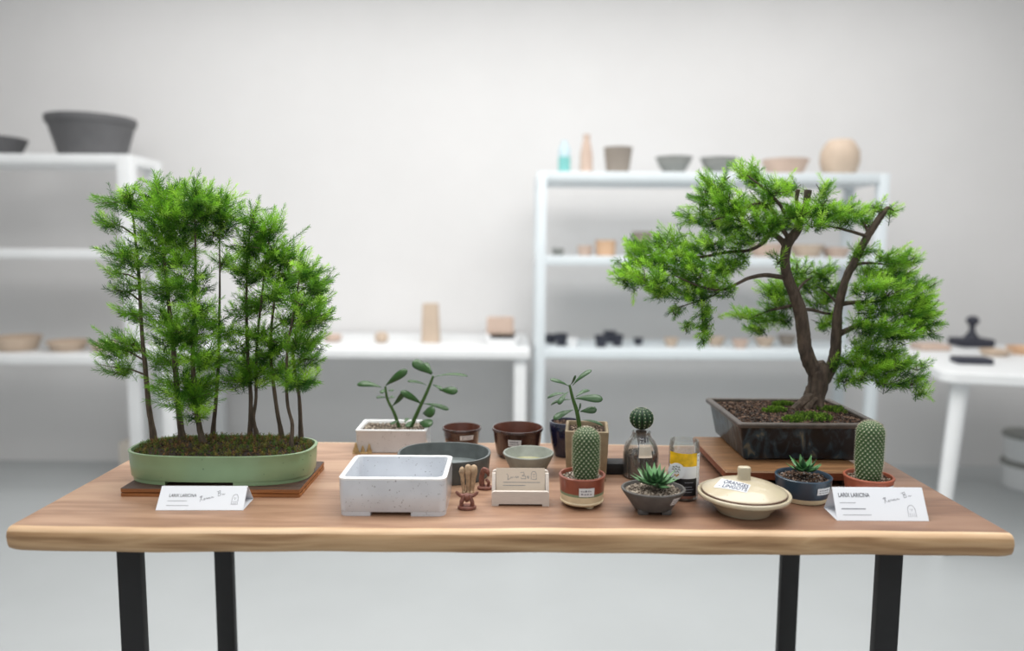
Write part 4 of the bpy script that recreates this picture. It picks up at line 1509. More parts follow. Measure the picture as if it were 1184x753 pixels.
# right cactus
X, Y, r, h = solve(1004, 27.5, 584, 558, .80)
t = thing('potted_cactus', 'column cactus in a plain terracotta pot behind the right name card', 'cactus', (X, Y, TZ), 'column cacti in small pots')
mb = MB()
rb = r * .84
mb.lathe([(rb * .9, 0), (rb, .001), (rb + .001, .006), (r * .88, h * .35), (r * .9, h * .42), (r * .97, h * .9), (r, h - .003), (r, h - .001), (r - .001, h), (r - .004, h), (r - .005, h - .002), (r - .006, h - .012)], (X, Y, TZ), 48, mis=[1, 1, 1, 1, 0, 0, 0, 0, 0, 0, 0, 0])
mb.build('pot', [M['terracotta'], M['sage']], t)
r2_, h2_ = r, h
sticker(t, (X, Y, TZ), lambda z: r2_ * (.90 + .08 * (z - h2_ * .42) / (h2_ * .5)) + .0006, -PI / 2 + .5, .34, h * .36, h * .78, seed=5)
mb = MB()
mb.lathe([(0, h - .012), (r - .0055, h - .0115), (r - .0055, h - .009), (r * .5, h - .006), (0, h - .005)], (X, Y, TZ), 32, col=rgb(80, 66, 56))
pebbles(mb, lambda x, y: math.hypot(x - X, y - Y) < r - .007, (X - r, X + r, Y - r, Y + r), TZ + h - .006, 400, .0026, PAL_MID + [lin(190, 176, 160)])
g_ = mb.build('gravel', M['vcol'], t, False)
g_['kind'] = 'stuff'
cr = (at(1020, 530, Y).x - at(990, 530, Y).x) / 2 * .97
xc = at(1005, 530, Y).x
zt = at(1005, 486, Y).z
cactus_column(t, xc, Y, TZ + h - .009, cr, zt - (TZ + h - .009), dark=lin(36, 66, 36), light=lin(98, 126, 76))

# ------------------------------------------------------------------ tan square pot with jade
fA = tab(655, 557)
Yt0 = fA.y
rot = .10
wT = at(705, 499, Yt0).x - at(654.5, 499, Yt0).x
hz = at(680, 499.5, Yt0).z - TZ
yk = tab(672, 486.5, TZ + hz).y
dT = min(yk - Yt0, .095)
cx, cy = at(679, 499, Yt0).x + .004, Yt0 + dT / 2
t = thing('jade_plant', 'small jade plant in a tall tan square pot behind the front cactus', 'potted plant', (cx, cy, TZ))


def sq(d, z, k=1.0):
    rg_ = rring(0, 0, (wT / 2 + d) * k, (dT / 2 + d) * k, .003, 0, 2)
    m_ = Matrix.Rotation(-rot, 3, 'Z')
    return [tuple(m_ @ Vector((x, y, 0)) + Vector((cx, cy, TZ + z))) for x, y, _ in rg_]


mb = MB()
mb.loft([sq(-.005, 0), sq(-.004, .0015), sq(-.001, hz * .6), sq(0, hz - .001), sq(-.001, hz), sq(-.005, hz), sq(-.006, hz - .002), sq(-.007, hz - .012)], True, True)
mb.build('pot', M['tan_pot'], t)
mb = MB()
mb.loft([sq(-.0065, hz - .008)], False, True, col=rgb(60, 48, 40))
pebbles(mb, lambda x, y: abs(x - cx) < wT / 2 - .013 and abs(y - cy) < dT / 2 - .013, (cx - wT / 2, cx + wT / 2, cy - dT / 2, cy + dT / 2), TZ + hz - .007, 380, .0028, PAL_MID)
g_ = mb.build('gravel', M['vcol'], t, False)
g_['kind'] = 'stuff'
YJ = cy
st = MB()
st.tube(catmull([Vector((pj(671, 492).x, YJ, TZ + hz - .010)), pj(667, 476), pj(662, 460), pj(658.5, 445)], 3), [.0046, .0044, .0042, .004, .0038, .0035, .0032, .003, .0027, .0022], 8)
st.build('stem', M['stem'], t)
lf = MB()
JL = [((658, 447), (636, 439, -.01), 8, (.1, -.5, .85)), ((659, 446), (665, 434, -.01), 7, (.8, -.6, .1)), ((662, 446), (684, 428, .0), 9, (-.5, -.5, .7)), ((657, 453), (646, 468, -.02), 9, (-.6, -.7, .4)), ((655, 455), (633, 460, .02), 10, (-.1, -.3, .9)),
      ((665, 461), (697, 462, -.015), 12, (.1, -.75, .6)), ((666, 459), (681, 451, .03), 8, (0, -.4, .9)), ((671, 476), (690, 474, -.01), 10, (.1, -.8, .5)), ((663, 474), (640, 485, -.015), 11, (-.2, -.55, .8)), ((668, 478), (671, 466, .0), 4, (.7, -.6, 0)), ((673, 486), (697, 492, .01), 7, (.1, -.4, 1)), ((660, 462), (637, 468, .03), 9, (-.1, -.4, .9))]
for (b_, t_, w, nr) in JL:
    leaf(lf, pj(*b_), pj(t_[0], t_[1], t_[2]), w * YJ / F, w * YJ / F * .3, nr, .08, 'jade', lin(24, 48, 28), lin(68, 100, 64))
lf.build('leaves', M['leaf'], t, True, 80)

# navy pot
X, Y, r, h = solve(654, 19.5, 536, 496, .74)
Y += .035
X = at(654, 500, Y).x
t = thing('navy_pot', 'shiny navy blue round pot of soil half hidden behind the tan square pot', 'plant pot', (X, Y, TZ))
mb = MB()
mb.lathe([(r * .62, 0), (r * .66, .001), (r * .88, h * .4), (r * .98, h * .75), (r, h - .002), (r - .001, h), (r - .004, h), (r - .005, h - .003), (r - .006, h - .014)], (X, Y, TZ), 40)
mb.build('pot', M['navy'], t)
mb = MB()
mb.lathe([(0, h - .014), (r - .0055, h - .013), (r - .0055, h - .008), (0, h - .005)], (X, Y, TZ), 24, col=rgb(60, 50, 44))
pebbles(mb, lambda x, y: math.hypot(x - X, y - Y) < r - .007, (X - r, X + r, Y - r, Y + r), TZ + h - .005, 200, .0026, PAL_DARK)
g_ = mb.build('gravel', M['vcol'], t, False)
g_['kind'] = 'stuff'

# low black box
q0, q1 = tab(700, 549), tab(724, 549)
mb = MB()
mb.box(((q0.x + q1.x) / 2, q0.y + .02, TZ + .011), ((q1.x - q0.x) / 2, .02, .011), .002)
single(mb, 'black_box', M['black'], 'low black box between the tan square pot and the cactus jar', 'box', ((q0.x + q1.x) / 2, q0.y + .02, TZ))


# ------------------------------------------------------------------ rosettes
def rosette(root, c, rad, colA, colB, n=24, wide=.34, up=1.0, seed=1):
    rr_ = random.Random(seed)
    lf_ = MB()
    for k in range(n):
        a = k * 2.39996 + .4
        f = k / (n - 1)            # 0 outer .. 1 inner
        el = (14 + 58 * f ** 1.1) * up + rr_.uniform(-6, 6)
        el = math.radians(min(84, el))
        l = rad * (1.0 - .25 * f) * rr_.uniform(.88, 1.08)
        d = Vector((math.cos(a) * math.cos(el), math.sin(a) * math.cos(el), math.sin(el)))
        nr = Vector((-math.cos(a) * math.sin(el), -math.sin(a) * math.sin(el), math.cos(el)))
        b_ = Vector(c) + Vector((math.cos(a), math.sin(a), 0)) * rad * .06 + Vector((0, 0, .004 * f))
        m_ = rr_.uniform(.8, 1.2)
        leaf(lf_, b_, b_ + d * l, l * wide, l * wide * .5, nr, -.07, 'haw', tuple(x * m_ * .7 for x in colA), tuple(x * m_ for x in colB), 8, 8)
    return lf_.build('rosette_leaves', M['leaf'], root, True, 70)


# grey footed pot
X, Y, r, h = solve(755, 37, 598, 575, .60, sy=.86)
sy = .86
t = thing('potted_succulent', 'spiky green rosette succulent in a dark grey oval footed pot', 'succulent', (X, Y, TZ), 'rosette succulents in small pots')
h = h + .001
mb = MB()
mb.lathe([(r * .56, .007), (r * .6, .0075), (r * .74, h * .45), (r * .93, h - .008), (r * .99, h - .003), (r, h - .001), (r - .001, h), (r - .004, h), (r - .005, h - .002), (r - .008, h - .01)], (X, Y, TZ), 56, sy=sy)
for k in range(4):
    a = PI / 4 + k * PI / 2
    mb.box((X + r * .44 * math.cos(a) * 1.15, Y + r * .44 * sy * math.sin(a), TZ + .0045), (.0085, .0065, .0045), .002, rot=0)
mb.build('pot', M['dark_grey_clay'], t)
r3, h3 = r, h
sticker(t, (X, Y, TZ), lambda z: r3 * (.6 + .37 * (z - .0075) / (h3 - .0105)) + .0012, -PI / 2 + .72, .17, h * .50, h * .82, sy=sy, seed=6)
mb = MB()
mb.lathe([(0, h - .012), (r - .0075, h - .0105), (r - .0065, h - .007), (0, h - .004)], (X, Y, TZ), 32, sy=sy, col=rgb(84, 74, 66))
pebbles(mb, lambda x, y: math.hypot(x - X, (y - Y) / sy) < r - .008, (X - r, X + r, Y - r, Y + r), TZ + h - .005, 700, .0024, PAL_GREY)
g_ = mb.build('gravel', M['vcol'], t, False)
g_['kind'] = 'stuff'
rosette(t, (at(757, 560, Y).x, Y, TZ + h + .007), .041, lin(38, 76, 46), lin(112, 160, 108), 30, .38, .9, 3)

# blue pot
X, Y, r, h = solve(928.5, 31.5, 585, 559, .84)
t = thing('potted_succulent', 'small green star succulent in a slate blue pot with cream foot', 'succulent', (X, Y, TZ), 'rosette succulents in small pots')
mb = MB()
mb.lathe([(r * .80, 0), (r * .86, .0012), (r * .89, .005), (r * .9, .009), (r * .905, .0095), (r * .96, h * .6), (r * .995, h - .003), (r, h - .001), (r - .001, h), (r - .004, h), (r - .005, h - .002), (r - .006, h - .012)], (X, Y, TZ), 48, mis=[1, 1, 1, 1, 0, 0, 0, 0, 0, 0, 0, 0])
mb.build('pot', [M['blue_glaze'], M['cream_clay']], t)
r4, h4 = r, h
sticker(t, (X, Y, TZ), lambda z: r4 * (.905 + .09 * (z - .0095) / (h4 - .0125)) + .0008, -PI / 2 + .45, .31, h * .47, h * .76, seed=7)
mb = MB()
mb.lathe([(0, h - .012), (r - .0055, h - .0115), (r - .0055, h - .009), (0, h - .006)], (X, Y, TZ), 32, col=rgb(44, 38, 34))
pebbles(mb, lambda x, y: math.hypot(x - X, y - Y) < r - .007, (X - r, X + r, Y - r, Y + r), TZ + h - .006, 420, .003, PAL_DARK + [lin(130, 124, 120)])
g_ = mb.build('gravel', M['vcol'], t, False)
g_['kind'] = 'stuff'
rosette(t, (at(930, 545, Y).x, Y, TZ + h + .008), .036, lin(36, 80, 50), lin(96, 150, 92), 15, .42, .95, 8)
# cream saucer under blue pot is unglazed foot; a thin cream dish peeks out
# ------------------------------------------------------------------ cactus jar
X, Y, r, h = solve(740.5, 20.5, 557, 540, 1.0)
zn = at(741, 499, Y).z - TZ
t = thing('cactus_jar', 'round dark green cactus planted in the neck of a clear glass bottle', 'cactus', (X, Y, TZ))
rn = (at(752.5, 500, Y).x - at(731, 500, Y).x) / 2
op = [(r * .9, 0), (r, .003), (r, zn * .52), (r * .94, zn * .66), (r * .8, zn * .78), (rn * 1.12, zn * .88), (rn, zn * .93), (rn, zn * .98), (rn + .001, zn)]
ip = [(max(.001, a - .0018), b if i else .003) for i, (a, b) in enumerate(op)]
mb = MB()
mb.lathe(op + ip[::-1][0:8] + [(0, .0035)], (X, Y, TZ), 48)
mb.build('glass_bottle', M['glass'], t)
mb = MB()
sh_ = zn * .5
mb.lathe([(0, .004), (r - .0025, .0045), (r - .0025, sh_), (r * .4, sh_ + .004), (0, sh_ + .005)], (X, Y, TZ), 36)
mb.build('soil', M['soil'], t)
mb = MB()
for _ in range(700):
    a, z = R.uniform(0, 2 * PI), R.uniform(.006, sh_)
    s_ = .0021
    c = R.choice(PAL_DARK[:4] if z < sh_ * .6 else PAL_MID)
    ctr = Vector((X + (r - .0045) * math.cos(a), Y + (r - .0045) * math.sin(a), TZ + z))
    mb.add([Vector(v) * s_ * R.uniform(.7, 1.1) + ctr for v in OCT_V], OCT_F, 0, c + (1,))
pebbles(mb, lambda x, y: math.hypot(x - X, y - Y) < r - .005, (X - r, X + r, Y - r, Y + r), TZ + sh_ + .003, 160, .0026, PAL_MID)
g_ = mb.build('grit', M['vcol'], t, False)
g_['kind'] = 'stuff'
mb = MB()
bt = Vector((X, Y, TZ + sh_))
mb.tube([bt, bt + Vector((.001, 0, zn * .2)), Vector((X, Y, TZ + zn * 1.01))], [rn * .35, rn * .35, rn * .6], 12, lump=.12)
mb.build('root_stem', M['bark'], t)
mb = MB()
zc_ = at(740.5, 484, Y).z
rc = (at(754.5, 484, Y).x - at(726.5, 484, Y).x) / 2
rings, cols = [], []
NR = 13
for k in range(33):
    ph_ = -PI / 2 + PI * k / 32
    ring = []
    for i in range(NR * 8):
        th = 2 * PI * i / (NR * 8)
        v = abs(math.cos(NR * th / 2))
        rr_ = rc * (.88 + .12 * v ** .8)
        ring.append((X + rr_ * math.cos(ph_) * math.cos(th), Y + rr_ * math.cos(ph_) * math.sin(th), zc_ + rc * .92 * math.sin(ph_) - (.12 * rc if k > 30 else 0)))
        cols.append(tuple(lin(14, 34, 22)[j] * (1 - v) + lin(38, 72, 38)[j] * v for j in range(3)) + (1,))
    rings.append(ring)
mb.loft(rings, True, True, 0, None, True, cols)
cb = mb.build('cactus', M['cactus'], t, True, 80)
sp = MB()
for i in range(NR):
    th = 2 * PI * i / NR
    for k in range(1, 8):
        ph_ = -1.0 + 2.5 * k / 8
        nrm = Vector((math.cos(ph_) * math.cos(th), math.cos(ph_) * math.sin(th), math.sin(ph_)))
        p_ = Vector((X, Y, zc_)) + Vector((nrm.x * rc, nrm.y * rc, nrm.z * rc * .92))
        sp.add([Vector(v) * .0009 + p_ for v in OCT_V], OCT_F)
        tg = nrm.orthogonal().normalized()
        bt_ = nrm.cross(tg)
        for m_ in range(5):
            a = m_ * 2 * PI / 5
            d = (nrm * .8 + (tg * math.cos(a) + bt_ * math.sin(a)) * .7).normalized()
            e = d.orthogonal().normalized() * .00012
            sp.add([p_ - e, p_ + e, p_ + d * .0028], [(0, 1, 2)])
o_ = sp.build('spines', M['spine'], cb, False)
o_['kind'] = 'stuff'
mb = MB()
za, zb_ = at(743, 530, Y - r).z - TZ, at(743, 515.5, Y - r).z - TZ
r5 = r
rj = lambda z: r5 if z < zn * .52 else r5 * (1 - .2 * (z - zn * .52) / (zn * .26))
patch(mb, (X, Y, TZ), rj, -PI / 2 - .28, -PI / 2 + .5, za, zb_, 0, .0006)
mb.build('paper_label', M['card'], t)
mb = MB()
zq = at(743, 510, Y - r * .9).z - TZ
zq1 = zq + .007
for k in range(3):
    a0 = -PI / 2 - .10 + k * .22
    w_ = .05
    patch(mb, (X, Y, TZ), rj, a0 - .07, a0 - .03, zq - .005, zq + .004, 0, .0008, 2)
    patch(mb, (X, Y, TZ), rj, a0 + .02, a0 + .06, zq - .005, zq + .004, 0, .0008, 2)
    patch(mb, (X, Y, TZ), rj, a0 - .07, a0 + .06, zq + .003, zq + .0045, 0, .0008, 2)
mb.build('printed_mark', M['ink'], t)

# ------------------------------------------------------------------ glass jar with yellow label
X, Y, r, h = solve(791.5, 17.2, 581, 513, 1.0)
t = thing('labelled_jar', 'tall clear glass jar with yellow, white and black label', 'jar', (X, Y, TZ))
op = [(r * .86, 0), (r * .97, .002), (r, .006), (r, h - .012), (r * .98, h - .008), (r * .95, h - .006), (r * .96, h - .002), (r * .94, h)]
ip = [(a - .0022, b if i else .004) for i, (a, b) in enumerate(op)]
mb = MB()
mb.lathe(op + ip[::-1] + [(0, .004)], (X, Y, TZ), 48)
mb.build('glass_jar', M['glass'], t)
zz = lambda py: at(791, py, Y - r).z - TZ
mb = MB()
A0, A1 = -PI / 2 - 1.35, -PI / 2 + .72
patch(mb, (X, Y, TZ), lambda z: r, A0, A1, zz(540), zz(525), 0, .0006, 20)
patch(mb, (X, Y, TZ), lambda z: r, A0, A1, zz(554), zz(540), 1, .0006, 20)
patch(mb, (X, Y, TZ), lambda z: r, A0, A1, zz(574), zz(554), 2, .0006, 20)
for row, z in enumerate((558, 563, 566, 569)):
    patch(mb, (X, Y, TZ), lambda z_: r, -PI / 2 - .15, -PI / 2 + .45 - .1 * (row % 2), zz(z + .8), zz(z), 3, .0009, 6)
mb.build('wrap_label', [M['yellow'], M['label_white'], M['label_black'], M['ink_soft']], t)
mb = MB()
patch(mb, (X, Y, TZ), lambda z: r, A1 + .02, A1 + .5, zz(574), zz(526), 0, .0006, 6)
for k in range(46):
    a = R.uniform(A1 + .05, A1 + .45)
    z = R.uniform(zz(572), zz(528))
    patch(mb, (X, Y, TZ), lambda z_: r, a, a + .05, z, z + .001, 1, .0009, 1)
mb.build('side_label', [M['label_white'], M['ink_soft']], t)
mb = MB()
mb.lathe([(0, .0045), (r - .003, .005), (r - .003, .012), (0, .013)], (X, Y, TZ), 32)
mb.build('contents', M['terracotta'], t)
# round tag leaning on the jar
ctr = at(782, 545, Y - r - .003)
tr_ = (at(791.5, 545, Y - r).x - at(772.5, 545, Y - r).x) / 2
mb = MB()
N1 = Vector((-.25, -1, .05)).normalized()
U1 = Vector((0, 0, 1)).cross(N1).normalized() * 1
V1 = N1.cross(U1)
rg = [ctr + U1 * tr_ * math.cos(2 * PI * k / 40) + V1 * tr_ * math.sin(2 * PI * k / 40) for k in range(40)]
mb.loft([[p_ - N1 * .0006 for p_ in rg], rg], True, True)
mb.build('round_tag', M['label_white'], t, False)
f = Frame(ctr - U1 * tr_ - V1 * tr_, U1 * tr_ * 2, V1 * tr_ * 2, .0003)
if f.N.dot(N1) < 0:
    f.l = -.0003
mb = MB()
for (u, v, l) in ((.28, .74, .1), (.44, .78, .12), (.6, .74, .1), (.24, .6, .12), (.42, .62, .1), (.58, .6, .14), (.34, .46, .12), (.52, .46, .12)):
    f.stroke(mb, [(u, v), (u + l * .5, v + .05), (u + l, v - .03)], .0011, 0)
for (u, v) in ((.4, .26), (.5, .2), (.58, .28)):
    f.stroke(mb, [(u, v), (u + .07, v + .03)], .0022, 1)
mb.build('tag_print', [mat('green_print', rgb(84, 96, 70), .7), mat('amber_print', rgb(196, 150, 60), .7)], t, False)

# ------------------------------------------------------------------ lidded bowl
X, Y, r, h = solve(859.5, 52.5, 602, 586, .58)
t = thing('lidded_bowl', 'cream ceramic bowl with a shallow domed lid and paper label', 'lidded bowl', (X, Y, TZ))
mb = MB()
mb.lathe([(r * .52, 0), (r * .57, .001), (r * .58, .004), (r * .80, h * .62), (r * .93, h - .009), (r * .985, h - .007), (r, h - .0035), (r * .99, h - .001), (r * .965, h), (r * .93, h - .001), (r * .90, h - .004), (r * .6, .008), (0, .006)], (X, Y, TZ), 64)
mb.build('bowl', M['cream_bowl'], t)
lid_r = r * .91
dz = at(859, 554, Y).z - TZ - h
mb = MB()
lp = [(lid_r * .9, h - .003), (lid_r * .99, h - .0015), (lid_r, h + .0005), (lid_r * .99, h + .0018), (lid_r * .93, h + .004), (lid_r * .75, h + dz * .50), (lid_r * .5, h + dz * .78), (lid_r * .25, h + dz * .96), (lid_r * .12, h + dz), (0, h + dz)]
mb.lathe(lp, (X, Y, TZ), 64, mis=[1, 1, 1, 0, 0, 0, 0, 0, 0, 0])
lid = mb.build('lid', [M['cream_bowl'], M['brown_edge']], t)
mb = MB()
ks = Y / F
kh = at(859, 539.5, Y).z - (TZ + h + dz)
mb.loft([rring(X - .001, Y, a * ks, b * ks, 3 * ks, TZ + h + dz + z, 4) for a, b, z in ((8.2, 5.2, -.003), (7.2, 4.6, .003), (7.2, 4.6, kh * .6), (7.6, 4.8, kh * .75), (7.0, 4.2, kh * .95), (5.5, 3.2, kh))], True, True)
mb.build('knob', M['cream_bowl'], lid)
# label on lid


def lidz(rr_):
    for (a, b), (c, d) in zip(lp[4:-1], lp[5:]):
        if c <= rr_ <= a:
            k = (rr_ - c) / max(1e-9, a - c)
            return d + (b - d) * k
    return h + dz


def lidp(px, py, lift=.0006):
    # march along the sight line to the lid surface
    rdir = ray(px, py)
    tt = (Y - lid_r) / rdir.y
    for _ in range(2000):
        p_ = EYE + rdir * tt
        rr_ = math.hypot(p_.x - X, p_.y - Y)
        if rr_ < lid_r * .93 and p_.z - TZ < lidz(rr_) + lift:
            break
        tt += .00008
    return p_


mb = MB()
q00, q10, q11, q01 = (825, 563.5), (863.5, 570), (868, 561), (834, 553.5)
G = 14
gv = []
for j in range(7):
    for i in range(G + 1):
        u, v = i / G, j / 6
        px = (q00[0] * (1 - u) + q10[0] * u) * (1 - v) + (q01[0] * (1 - u) + q11[0] * u) * v
        py = (q00[1] * (1 - u) + q10[1] * u) * (1 - v) + (q01[1] * (1 - u) + q11[1] * u) * v - math.sin(PI * u) * .8
        gv.append(lidp(px, py))
mb.add(gv, [(j * (G + 1) + i, j * (G + 1) + i + 1, (j + 1) * (G + 1) + i + 1, (j + 1) * (G + 1) + i) for j in range(6) for i in range(G)])


def gpos(u, v):
    a = max(0, min(G - 1e-4, u * G))
    b = max(0, min(6 - 1e-4, v * 6))
    i, j = int(a), int(b)
    fa, fb_ = a - i, b - j
    P = lambda i_, j_: gv[j_ * (G + 1) + i_]
    return (P(i, j) * (1 - fa) + P(i + 1, j) * fa) * (1 - fb_) + (P(i, j + 1) * (1 - fa) + P(i + 1, j + 1) * fa) * fb_ + Vector((0, -.0003, .0005))


mb.build('paper_label', M['label_white'], lid)
mb = MB()
for (txt, u0, u1, v0, v1) in (('ORANGES', .16, .97, .53, .92), ('- LINGOTS', .10, .97, .10, .47)):
    vs, fs = text_verts(txt, 1, .012)
    ax0, ax1 = min(q.x for q in vs), max(q.x for q in vs)
    ay0, ay1 = min(q.y for q in vs), max(q.y for q in vs)
    mb.add([gpos(u0 + (u1 - u0) * (q.x - ax0) / (ax1 - ax0), v0 + (v1 - v0) * (q.y - ay0) / (ay1 - ay0)) for q in vs], fs)
mb.build('lettering', M['ink_blue'], lid, False)

# ------------------------------------------------------------------ background shelving
def shelf_unit(name, label, x0, x1, y0, y1, zs, m, th=.035, pw=.045):
    t_ = thing(name, label, 'shelving', ((x0 + x1) / 2, (y0 + y1) / 2, 0))
    for z in zs:
        b_ = MB()
        b_.box(((x0 + x1) / 2, (y0 + y1) / 2, z - th / 2), ((x1 - x0) / 2 - .001, (y1 - y0) / 2 - .001, th / 2), .004)
        b_.build('shelf', m, t_)
    for xx in (x0 + pw / 2, x1 - pw / 2):
        for yy in (y0 + pw / 2, y1 - pw / 2):
            b_ = MB()
            b_.box((xx, yy, zs[0] / 2), (pw / 2, pw / 2, zs[0] / 2 - .0005), .003)
            b_.build('post', m, t_)
    return t_


def rec(name, prof, px, Y, z, m, label, cat, group=None, sy=1.0, wob=0, seg=32, mis=None):
    x = at(px, 300, Y).x
    b_ = MB()
    b_.lathe(prof, (x, Y, z), seg, sy=sy, wob=wob, mis=mis)
    return single(b_, name, m, label, cat, (x, Y, z), group)


def bowlp(r, h, k=.6, t=.012):
    return [(r * k * .95, 0), (r * k, .003), (r * (k + 1) / 2, h * .5), (r - .002, h - .006), (r, h), (r - t, h), (r - t * 1.2, h * .6), (r * k * .7, t), (0, t)]


def pxw(w, Y):
    return w * Y / F


TANS = [mat('pale_tan_stoneware', rgb(206, 186, 166), .7, .06, 12), mat('grey_brown_stoneware', rgb(150, 140, 130), .7, .06, 12), mat('pink_tan_stoneware', rgb(208, 184, 168), .7, .06, 12), mat('peach_clay', rgb(222, 184, 150), .7, .06, 12), mat('grey_stoneware', rgb(146, 147, 143), .7, .06, 12), mat('charcoal_stoneware', rgb(100, 100, 102), .7, .08, 12), mat('blue_black_stoneware', rgb(52, 54, 66), .6, .1, 12), mat('teal_glaze', rgb(130, 200, 196), .4, .05, 12), mat('pale_blue_glaze', rgb(200, 222, 230), .4, .05, 12)]
TAN, GBR, PNK, PEA, GRY, CHA, BBL, TEA, PBL = TANS

# left unit
Y0L, Y1L = 3.85, 4.2
xr_l = at(150, 186, Y0L).x
zsL = [at(100, 178, Y0L).z, at(60, 288, Y0L).z, at(60, 411, Y0L).z]
shelf_unit('shelf_unit', 'white shelving unit behind the forest planting on the left', xr_l - 1.75, xr_l, Y0L, Y1L, zsL, M['white_metal'], .05, .07)
zt = zsL[0]
Yi = 4.08
hB = at(114, 137, Yi).z - zt
rB = pxw(46.5, Yi)
rec('grey_bowl', [(rB * .70, 0), (rB * .73, .004), (rB * .86, hB * .5), (rB * .93, hB * .76), (rB * .94, hB * .80), (rB * .99, hB * .84), (rB, hB * .9), (rB, hB), (rB - .02, hB), (rB * .85, hB * .7), (0, .03)], 114, Yi, zt, CHA, 'large flared charcoal bowl on top of the left shelving unit', 'bowl')
rec('grey_dish', bowlp(pxw(42, Yi), at(10, 160, Yi).z - zt, .75, .015), -8, Yi, zt, CHA, 'shallow charcoal dish at the left edge of the top shelf', 'dish')
z3 = zsL[2]
Yi = 4.05
rec('tan_bowl', bowlp(pxw(26, Yi), at(15, 389, Yi).z - z3, .75), 14, Yi, z3, TAN, 'pale tan bowl at the left edge of the left unit\'s lowest shelf', 'bowl', 'pale bowls on the left unit')
rec('tan_bowl', bowlp(pxw(23, Yi), at(70, 394, Yi).z - z3, .7), 73, Yi, z3, TAN, 'pale tan bowl second from the left on the left unit\'s lowest shelf', 'bowl', 'pale bowls on the left unit')
rec('tan_bowl', bowlp(pxw(16, Yi), at(110, 397, Yi).z - z3, .7), 116, Yi, z3, PNK, 'small pinkish bowl beside the foliage on the left unit\'s lowest shelf', 'bowl', 'pale bowls on the left unit')

# cream box on the floor behind the table's left end
Yi = 4.22
b_ = MB()
bz = at(150, 512, Yi).z
b_.box((at(158, 520, Yi).x, Yi + .12, bz / 2), (pxw(22, Yi), .12, bz / 2), .01)
single(b_, 'storage_box', [mat('cream_box', rgb(222, 214, 202), .8, .05, 8)], 'cream storage box on the floor behind the table\'s left end', 'box', (at(158, 520, Yi).x, Yi + .12, 0))

# middle table
Y0M, Y1M = 3.72, WY - .04
zM = at(500, 405, Y0M).z
xrm = at(613, 405, Y0M).x
xlm = xr_l + .05
midt = thing('white_table', 'long white table against the back wall between the two shelving units', 'table', ((xlm + xrm) / 2, (Y0M + Y1M) / 2, 0), 'white work tables')
b_ = MB()
b_.box(((xlm + xrm) / 2, (Y0M + Y1M) / 2, zM - .022), ((xrm - xlm) / 2, (Y1M - Y0M) / 2, .022), .006)
b_.build('tabletop', M['white_metal'], midt)
for xx in (xlm + .14, xrm - .05):
    for yy in (Y0M + .06, Y1M - .06):
        b_ = MB()
        b_.box((xx, yy, (zM - .044) / 2), (.031, .031, (zM - .044) / 2), .004)
        b_.build('leg', M['white_metal'], midt)
Yi = 4.05
b_ = MB()
hb = at(498, 351, Yi).z - zM
x = at(498, 370, Yi).x
b_.loft([rring(x, Yi, pxw(a_, Yi), pxw(8, Yi), .02, zM + z * hb, 3) for a_, z in ((10.5, 0), (10.8, .04), (10, .5), (9, .97), (8.4, 1))])
single(b_, 'tan_vase', TAN, 'tall tan block-shaped vase on the middle white table', 'vase', (x, Yi, zM))
rec('small_pot', [(.02, 0), (.034, .01), (.037, .03), (.03, .05), (.018, .055), (0, .05)], 440, 4.02, zM, TAN, 'small round tan pot left of the tan vase', 'pot')
rec('tan_bowl', [(.03, 0), (.045, .01), (.05, .035), (.04, .038), (0, .012)], 383, 4.05, zM, PNK, 'small pinkish dish beside the forest foliage on the middle table', 'dish')
b_ = MB()
Yi = 4.0
x = at(579, 380, Yi).x
hb = at(579, 385, Yi).z - zM
b_.loft([rring(x + .01, Yi, pxw(a_, Yi), .07, .015, zM + z, 3) for a_, z in ((17, 0), (19, hb * .4), (19.5, hb), (17.5, hb), (17, hb * .6))])
single(b_, 'white_dish', M['white_rim'], 'white rectangular dish at the right end of the middle table', 'dish', (x, Yi, zM))
hb2 = at(579, 367, Yi).z - zM
b_ = MB()
b_.loft([rring(x - .002, Yi + .0, pxw(a_, Yi), .05, .012, zM + hb * .6 + z * (hb2 - hb * .6), 3) for a_, z in ((15.5, 0), (16, .1), (15.5, .95), (14.5, 1))])
single(b_, 'tan_block', PNK, 'pinkish tan block standing in the white dish', 'pot', (x, Yi, zM + hb * .6))

# right unit
Y0R, Y1R = 3.8, 4.23
xa, xb = at(620, 300, Y0R).x, at(1028, 230, Y0R).x
zsR = [at(800, 199, Y0R).z, at(800, 297, Y0R).z, at(800, 405, Y0R).z]
shelf_unit('shelf_unit', 'pale blue-white shelving unit behind the right bonsai', xa, xb, Y0R, Y1R, zsR, M['blue_white'], .048, .05)
z1, z2, z3 = zsR
Yi = 3.98


def hp(px, py, z):
    return at(px, py, Yi).z - z


h_ = hp(651, 163, z1)
r_ = pxw(7, Yi)
rec('blue_bottle', [(r_ * .9, 0), (r_, .004), (r_, h_ * .5), (r_, h_ * .52), (r_ * .95, h_ * .78), (r_ * .5, h_ * .9), (r_ * .5, h_), (0, h_)], 651, Yi, z1, [TEA, PBL], 'teal and pale blue bottle at the left end of the right unit\'s top shelf', 'bottle', mis=[0, 0, 0, 1, 1, 1, 1, 1])
h_ = hp(676, 156, z1)
r_ = pxw(7.5, Yi)
rec('tan_bottle', [(r_ * .9, 0), (r_, .004), (r_ * .95, h_ * .5), (r_ * .6, h_ * .8), (r_ * .45, h_ * .9), (r_ * .6, h_), (0, h_)], 676, Yi, z1, PNK, 'tall tapering pinkish bottle next to the teal bottle', 'bottle')
rec('brown_pot', bowlp(pxw(16.5, Yi), hp(712, 171, z1), .75), 712, Yi, z1, GBR, 'grey-brown tapered pot next to the pinkish bottle on the top shelf', 'pot')
